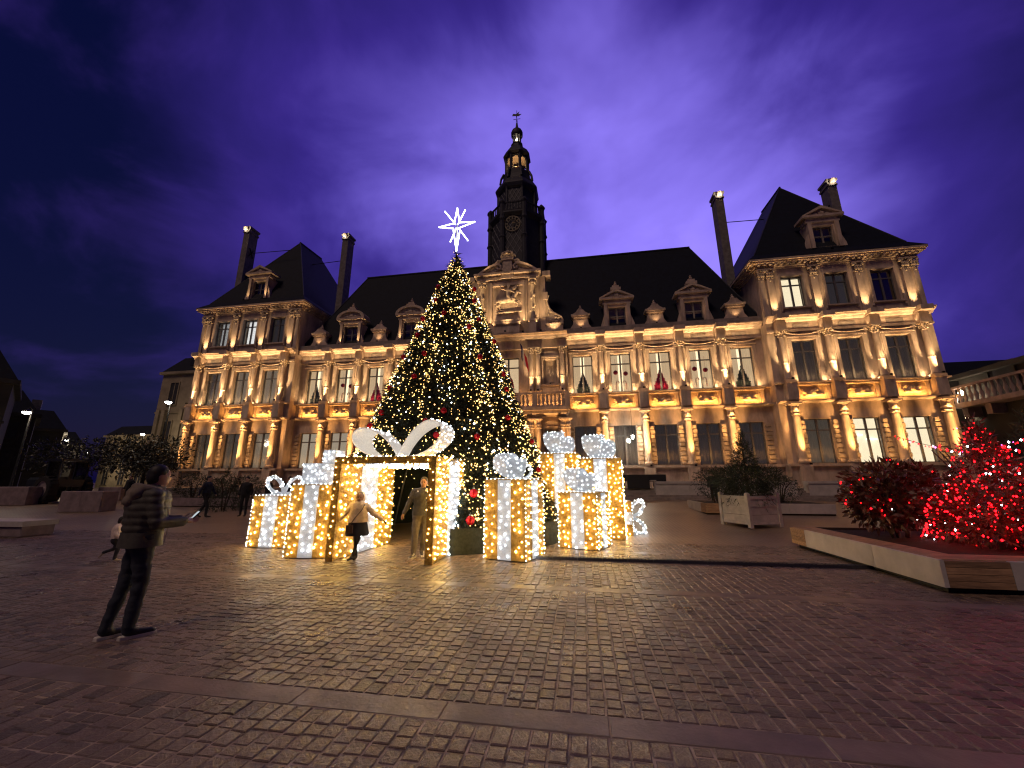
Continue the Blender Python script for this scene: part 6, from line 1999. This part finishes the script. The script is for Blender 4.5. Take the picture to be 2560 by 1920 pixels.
for k in range(12):
    a = k*2.4; z = 0.15+k*0.15; r = 0.9*(1-z/2.4)
    b.tube([(0,0,z),(r*math.cos(a), r*math.sin(a), z+0.15)], [0.02, 0.006], 4)
b.build('trunk', M['bark'], pt)

# low bench planter behind it
LB = empty('bench_planter', (5.0, 18.6, gz(18.6))); tag(LB, 'low pale planter bench behind the square wooden planter', 'planter')
for (x0, x1, y0, y1, m, nm) in ((0.0,0.06,0.7,3.0,'pale_conc','side_panel'), (0.0,0.06,0.0,0.69,'wood','side_panel'), (0.07,1.4,0,0.06,'wood','side_panel'), (1.41,3.2,0,0.06,'pale_conc','side_panel'), (3.21,4.9,0,0.06,'pale_conc','side_panel')):
    b = MB(); b.box(x0, x1, y0, y1, 0.07, 0.46); b.build(nm, M[m], LB)
b = MB(); b.box(0.07, 4.9, 0.07, 3.0, 0.0, 0.44); b.build('bed', M['soil'], LB)
bl = [((0,0,0.85),(0.85,0.8,0.75)), ((0.7,0.1,0.75),(0.8,0.8,0.7))]
t = shrub('round_shrub', 'rounded dark shrub on the low bench behind the square planter', (5.75, 19.6, gz(19)+0.4), bl, 3600, 'pine', L=0.10, W=0.03)
bl = [((0,0,0.6),(0.9,0.8,0.6))]
shrub('round_shrub', 'small dark shrub at the far end of the low bench planter', (8.6, 20.2, gz(19)+0.4), bl, 1600, 'pine', L=0.10, W=0.03)

# low white walls before the town hall and a black sign
for (x0, x1, y, lab) in ((4.25, 12.0, 25.9, 'low pale wall on the steps beside the black sign'), (12.6, 24.0, 25.9, 'low pale wall on the steps before the right pavilion')):
    w = empty('low_wall', (x0, y, 0)); tag(w, lab, 'wall')
    n = int((x1-x0)/1.9); L = (x1-x0)/n
    for k in range(n):
        b = MB(); b.box(k*L+0.005, (k+1)*L-0.005, 0, 0.55, 0.75, 1.40); b.build('wall_segment', M['pale_conc'], w)
        b = MB(); b.box(k*L+0.005, (k+1)*L-0.005, -0.05, 0.60, 1.40, 1.54); b.build('coping', M['pale_conc'], w)
SG = empty('black_sign', (1.7, 26.6, 1.118)); tag(SG, 'long black display board with pale lettering on the town hall steps', 'sign')
b = MB(); b.box(0.0, 3.35, 0.0, 0.16, 0.42, 0.84); b.build('board', M['shoe_dark'], SG)
b = MB(); b.box(0.98, 2.30, -0.30, -0.01, 0.0, 0.83); b.build('cabinet', M['shoe_dark'], SG)
b = MB()
for x in (0.1, 0.8, 2.6, 3.2): b.box(x-0.04, x+0.04, 0.04, 0.12, 0, 0.42)
b.build('leg', M['iron'], SG)
fc = bpy.data.curves.new('lettering', 'FONT'); fc.body = 'RES'; fc.size = 0.36; fc.extrude = 0.004
ft_ = bpy.data.objects.new('lettering_src', fc); COL.objects.link(ft_)
fm_ = bpy.data.meshes.new_from_object(ft_.evaluated_get(bpy.context.evaluated_depsgraph_get())); bpy.data.objects.remove(ft_)
fm_.materials.clear(); fm_.materials.append(cl('grey_letter', (0.65, 0.62, 0.64)))
fo_ = bpy.data.objects.new('lettering', fm_); COL.objects.link(fo_); fo_.parent = SG; fo_.location = (0.22, -0.008, 0.48); fo_.rotation_euler = (R(90), 0, 0)
b = MB(); b.box(2.35, 2.75, -0.012, 0.0, 0.46, 0.50); b.build('painted_glint', M['sole'], SG)  # pale strip painted as a glint of light on the board

# ------------------------------------------------------------------ left side of the square
def block(x, y, w, h, d, rot, label):
    t = empty('barrier_block', (x, y, gz(y)), R(rot)); tag(t, label, 'barrier', 'concrete barrier blocks')
    for k in range(2):
        b = MB(); e = 0.03; x0, x1 = k*w/2+0.004, (k+1)*w/2-0.004
        b.box(x0, x1, 0, d, 0.03, h-e); b.frustum((x0, x1, 0, d, h-e), (x0+e, x1-e, e, d-e, h)); b.build('block_half', M['block'], t)
block(-26.2, 16.65, 2.3, 1.02, 0.8, 5, 'concrete barrier block in front of the dark trees, widest one')
block(-32.2, 22.4, 1.7, 0.90, 0.8, 5, 'concrete barrier block farthest back near the street')
block(-35.2, 19.2, 2.0, 1.10, 0.8, 8, 'concrete barrier block at the left edge beside the tractor')
sb = empty('stone_bench', (-19.0, 9.55, 0), R(3)); tag(sb, 'low pale stone bench at the left edge of the square', 'bench')
b = MB(); b.box(0, 2.6, 0, 0.9, 0.30, 0.45); b.build('seat', M['pale_conc'], sb)
b = MB(); b.box(0.05, 2.55, 0.05, 0.85, 0.02, 0.30); b.build('base', M['block'], sb)
# tractor
TRC = empty('tractor', (-34.2, 21.3, gz(21)), R(-6)); tag(TRC, 'dark tractor with pale wheel hub parked at the far left', 'tractor')
m_tr = mat('tractor_paint', (0.012, 0.016, 0.026), 0.4, var=0.2)
m_hub = mat('wheel_hub', (0.32, 0.27, 0.27), 0.6, var=0.2)
m_ty = mat('tyre_rubber', (0.010, 0.010, 0.011), 0.85, var=0.2, bump=0.3)
def wheel(x, y, r, w):
    o = empty('wheel', (x, y, r), 0, TRC)
    t_ = MB(); t_.lathe([(r*0.62,-w/2),(r*0.95,-w/2),(r,-w*0.3),(r,w*0.3),(r*0.95,w/2),(r*0.62,w/2)], 24, caps=False)
    for k in range(18):
        a = 2*PI*k/18; t_.box(r*math.cos(a)-0.05, r*math.cos(a)+0.05, r*math.sin(a)-0.05, r*math.sin(a)+0.05, -w*0.45, w*0.45)
    p = t_.build('tyre', m_ty, o, smooth=40); p.rotation_euler = (R(90), 0, 0)
    h_ = MB(); h_.lathe([(0.02,-w*0.34),(r*0.18,-w*0.34),(r*0.22,-w*0.26),(r*0.55,-w*0.30),(r*0.63,-w*0.42),(r*0.63,w*0.4),(0.02,w*0.3)], 20)
    p = h_.build('rim', m_hub, o, smooth=40); p.rotation_euler = (R(-90), 0, 0)
for yy in (-0.85, 0.85): wheel(0.9, yy, 0.85, 0.45); wheel(-1.5, yy*0.9, 0.5, 0.32)
b = MB(); b.box(-2.1, 0.3, -0.42, 0.42, 0.75, 1.45); b.frustum((-2.1, 0.3, -0.42, 0.42, 1.45), (-2.0, 0.3, -0.35, 0.35, 1.6)); b.box(-1.9, 1.3, -0.3, 0.3, 0.5, 0.75); b.build('hood', m_tr, TRC)
b = MB()
for x in (0.3, 1.5):
    for yy in (-0.68, 0.68): b.box(x-0.05, x+0.05, yy-0.05, yy+0.05, 1.4, 2.6)
b.box(0.15, 1.65, -0.78, 0.78, 2.6, 2.75); b.box(0.25, 1.55, -0.7, 0.7, 1.0, 1.45); b.build('cab', m_tr, TRC)
for yy in (-0.69, 0.67):
    b = MB(); b.box(0.35, 1.45, yy, yy+0.02, 1.45, 2.6); b.build('cab_glass', M['glass'], TRC)
b = MB(); b.tube([(-1.2,0.2,1.55),(-1.2,0.2,2.4)], 0.05, 7); b.build('exhaust_pipe', M['iron'], TRC)
# planter and shrubs before the left pavilion
LP = empty('bench_planter', (-23.4, 19.6, gz(19.6))); tag(LP, 'low planter bench before the left pavilion behind the striding person', 'planter')
for k in range(4):
    b = MB(); b.box(k*1.7, k*1.7+1.69, 0, 0.06, 0.05, 0.48); b.build('side_panel', M['block'], LP)
b = MB(); b.box(0, 6.8, 0.07, 2.0, 0, 0.45); b.build('bed', M['soil'], LP)
for k, (x, y, sc, lab) in enumerate(((-22.6, 20.5, 1.0, 'dark shrub at the left end of the planter below the left pavilion'), (-20.9, 20.4, 0.8, 'dark shrub in the middle of the planter below the left pavilion'), (-19.0, 20.5, 0.9, 'dark shrub at the right end of the planter below the left pavilion'))):
    bl = [((0,0,0.7*sc),(1.0*sc,0.8*sc,0.7*sc))]
    shrub('round_shrub', lab, (x, y, gz(y)+0.4), bl, 1500, 'pine', L=0.14, W=0.04)
shrub('small_conifer', 'small dark conifer before the left pavilion windows', (-18.1, 18.2, gz(18)), [((0,0,1.05),(1.1,1.0,1.05))], 1800, 'pine', 'tree', L=0.2, W=0.03, cone=True)
def tree(x, y, h, r, label, n=2600):
    t = empty('dark_tree', (x, y, gz(y))); tag(t, label, 'tree', 'dark trees on the left')
    b = MB(); b.tube([(0,0,0),(0.05,0,h*0.45),(0,0.1,h*0.8)], [0.16, 0.11, 0.03], 8)
    for k in range(7):
        a = k*0.9; b.tube([(0,0,h*0.4+0.05*k),(r*0.6*math.cos(a), r*0.6*math.sin(a), h*0.6+0.08*k)], [0.05, 0.015], 5)
    b.build('trunk', M['bark'], t)
    c = MB()
    for k in range(6):
        a = k*1.05
        leaves(c, (r*0.5*math.cos(a), r*0.5*math.sin(a), h*0.62+rnd.uniform(-0.12, 0.15)*h), (r*0.62, r*0.62, h*0.26), n//6, 0.26, 0.12, 0.3)
    tag(c.build('crown', M['leaf'], t), kind='stuff')
tree(-31.5, 24.5, 4.6, 2.6, 'dark bushy tree behind the widest barrier block')
tree(-36.5, 27.5, 5.2, 2.8, 'dark bushy tree left of the street gap')
tree(-42.0, 27.0, 5.0, 2.8, 'dark tree behind the parked tractor')
# street lamps
def street_lamp(x, y, z, label, power=120):
    power = power/LK*1.6
    t = empty('street_lamp', (x, y, gz(y))); tag(t, label, 'street lamp', 'street lamps along the street on the left')
    h = z - gz(y)
    b = MB(); b.lathe([(0.14,0),(0.14,0.5),(0.08,0.6),(0.055,h-0.1),(0.05,h+0.25)], 10); b.tube([(0,0,h+0.2),(0.25,-0.3,h+0.35),(0.35,-0.45,h+0.12)], 0.03, 6); b.build('pole', M['iron'], t, smooth=40)
    b = MB(); b.lathe([(0.05,h+0.16),(0.16,h+0.10),(0.24,h-0.02)], 12, (0.35,-0.45)); b.build('lamp_shade', M['iron'], t)
    b = MB(); b.ball((0.35,-0.45,h-0.05), (0.21,0.21,0.14), 12, 8); b.build('lamp_glass', M['lamp_white'], t, smooth=60)
    lamp('POINT', 'street_light', (x+0.35, y-0.45, z-0.35), power, (1.0, 0.80, 0.52), 0.15, None)
street_lamp(-31.6, 25.45, 7.6, 'lit street lamp against the wall beside the left pavilion', 25)
street_lamp(-53.1, 40.4, 7.3, 'lit street lamp second along the street, by the pale pilasters', 110)
street_lamp(-79.3, 60.4, 7.3, 'lit street lamp third along the right side of the street', 300)
street_lamp(-105.2, 80.4, 7.0, 'lit street lamp farthest down the right side of the street', 300)
street_lamp(-37.8, 21.2, 6.3, 'lit street lamp at the far left before the dark house', 40)
street_lamp(-72.2, 45.2, 7.4, 'lit street lamp above the dark trees on the left', 260)
street_lamp(-91.2, 60.4, 7.0, 'lit street lamp farther off above the dark trees', 260)
# ------------------------------------------------------------------ neighbouring houses
M['plaster'] = mat('dark_plaster', (0.045, 0.040, 0.036), 0.9, var=0.3, scale=0.8, bump=0.2)
M['cream'] = mat('cream_stone', (0.36, 0.30, 0.20), 0.9, var=0.25, scale=0.8, bump=0.2)
def house(x0, x1, y0, y1, h, label, wall='plaster', cols=4, rows=3, rot=0.0, roof=3.0, lit=()):
    """x1, y0 is the right front corner; rot turns the house about it"""
    t = empty('neighbouring_house', (x1-(x1-x0)*math.cos(R(rot)), y0-(x1-x0)*math.sin(R(rot)), 0), R(rot)); tag(t, label, 'house')
    w, d = x1-x0, y1-y0
    b = MB(); b.box(0, w, 0, d, 0, h); b.build('wall', M[wall], t)
    c = MB(); c.box(-0.35, w+0.35, -0.35, d+0.3, h, h+0.35)
    for k in range(1, rows): c.box(-0.1, w+0.1, -0.12, 0, h*k/rows-0.1, h*k/rows+0.1)
    c.build('cornice', M[wall], t)
    r = MB(); r.frustum((-0.2, w+0.2, -0.2, d+0.2, h+0.35), (1.4, w-1.4, 1.4, d-1.4, h+0.35+roof)); ro = r.build('roof', M['slate'], t)
    ch = MB(); ch.box(w*0.75, w*0.75+0.9, d*0.4, d*0.4+1.6, h, h+roof+2.0); ch.build('chimney', M['brick_chimney'], ro)
    idx = 0
    for i in range(cols):
        for j in range(rows):
            cx = w*(i+0.5)/cols; z = h*(j/rows) + h/rows*0.22; ww, hh = min(1.3, w/cols*0.45), h/rows*0.55
            f = MB()
            f.box(cx-ww/2-0.15, cx-ww/2, -0.10, 0.0, z-0.12, z+hh+0.15); f.box(cx+ww/2, cx+ww/2+0.15, -0.10, 0.0, z-0.12, z+hh+0.15); f.box(cx-ww/2, cx+ww/2, -0.10, 0.0, z+hh, z+hh+0.15); f.box(cx-ww/2-0.2, cx+ww/2+0.2, -0.18, 0.0, z-0.2, z-0.121)
            f.box(cx-0.05, cx+0.05, -0.06, 0.0, z-0.12, z+hh)
            o = f.build('window', M[wall], t)
            p = MB(); p.box(cx-ww/2, cx+ww/2, -0.03, -0.004, z-0.12, z+hh); p.build('pane', M['room_warm'] if (i, j) in lit else M['room_dark'], o)
    return t
house(-61, -45.2, 23.8, 34, 9.3, 'dark tall house at the left edge of the square', cols=5, rot=60, roof=2.8)
house(-68, -55.0, 31.3, 41, 8.0, 'dark house in the middle of the row on the left', cols=4, rot=60, roof=2.5)
house(-82, -67.5, 41.5, 52, 8.0, 'dark house farther along the row on the left', cols=4, rot=58, roof=2.5)
house(-112, -93, 60.5, 72, 8.0, 'dark house farthest along the left row', cols=4, rot=57, roof=2.5)
house(25.7, 45, 35.5, 47, 8.6, 'dark low house closing the gap behind the right pavilion', cols=5, rows=2, roof=2.0)
nb_ = house(-58.0, -44, 45, 60, 16.3, 'tall stone house with pilasters and dark dome behind the left pavilion', 'cream', cols=3, rows=3, roof=2.5)
b = MB()
for x in (0.4, 1.3, 4.2, 5.0, 9.0, 9.9): b.box(x, x+0.55, -0.35, 0.0, 5.8, 11.2)
b.box(-0.1, 14.1, -0.5, 0.0, 5.3, 5.8); b.build('pilaster', M['cream'], nb_)
b = MB(); b.lathe([(4.6,16.4),(4.6,17.4),(4.8,17.6),(4.5,18.8),(3.8,20.4),(2.6,21.9),(1.0,22.8),(0.1,23.4)], 20, (5.0, 5.0)); b.build('dome', M['slate'], nb_, smooth=40)
b = MB(); b.box(-0.3, 14, -0.9, -0.05, 3.4, 5.2); b.build('shop_awning', M['iron'], nb_)
far = house(-96, -84, 66, 80, 10.5, 'small pale house far down the right side of the street', 'cream', cols=3, rows=2, roof=2)
# house along the right side of the square
rh = empty('neighbouring_house', (26.6, 4.0, 0)); tag(rh, 'dark house with stone balcony at the right edge of the square', 'house')
b = MB(); b.box(0, 14, 0, 28.5, 0, 8.5); b.build('wall', M['plaster'], rh)
b = MB(); b.box(-0.4, 14, -0.3, 28.9, 8.5, 8.8); b.build('cornice', M['plaster'], rh)
r = MB(); r.frustum((-0.2, 14, -0.2, 28.7, 8.8), (3.5, 12, 3, 25, 9.9)); r.build('roof', M['slate'], rh)
bl_ = MB(); bl_.box(-1.2, 0, 18.0, 27.9, 6.35, 6.65); 
for y in (18.5, 21, 23.5, 26, 27.6): bl_.prism([(-1.1, 6.35), (-0.02, 5.3), (-0.02, 6.35)][::-1], y-0.2, y+0.2, axis='y') if False else bl_.box(-0.8, 0, y-0.2, y+0.2, 5.7, 6.35)
bo_ = bl_.build('balcony', M['block'], rh)
b = MB(); b.box(-1.25, -0.95, 18.0, 27.95, 7.65, 7.80); b.build('handrail', M['block'], bo_)
bb_ = MB(); bb_.lathe([(0.09,0),(0.06,0.1),(0.12,0.35),(0.05,0.7),(0.09,1.0)], 8); bb_ = bb_.mesh('baluster', M['block'], 40)
for k in range(26): put('baluster', bb_, bo_, (-1.1, 18.2+k*0.38, 6.65))
for k in range(6):
    y = 2.5+k*4.6
    for z in (1.2, 6.7):
        f = MB(); f.box(-0.12, 0, y-0.95, y-0.75, z-0.1, z+2.2); f.box(-0.12, 0, y+0.75, y+0.95, z-0.1, z+2.2); f.box(-0.12, 0, y-0.75, y+0.75, z+2.0, z+2.2); o = f.build('window', M['plaster'], rh)
        p = MB(); p.box(-0.03, -0.004, y-0.75, y+0.75, z-0.1, z+2.0); p.build('pane', M['room_dark'], o)
lm_ = empty('wall_lamp', (26.3, 32.2, 0)); tag(lm_, 'lit wall lamps on the corner beside the right pavilion', 'lamp')
for z in (7.5, 6.6, 5.9):
    b = MB(); b.ball((0,0,z), (0.14,0.14,0.22), 10, 6); b.build('lamp_glass', M['lamp_warm'], lm_)
b = MB(); b.tube([(0.25,0,5.5),(0.25,0,8.0)], 0.05, 6); b.build('bracket', M['iron'], lm_)
lamp('POINT', 'wall_light', (25.8, 31.6, 6.8), 16, (1.0, 0.82, 0.55), 0.15, None)
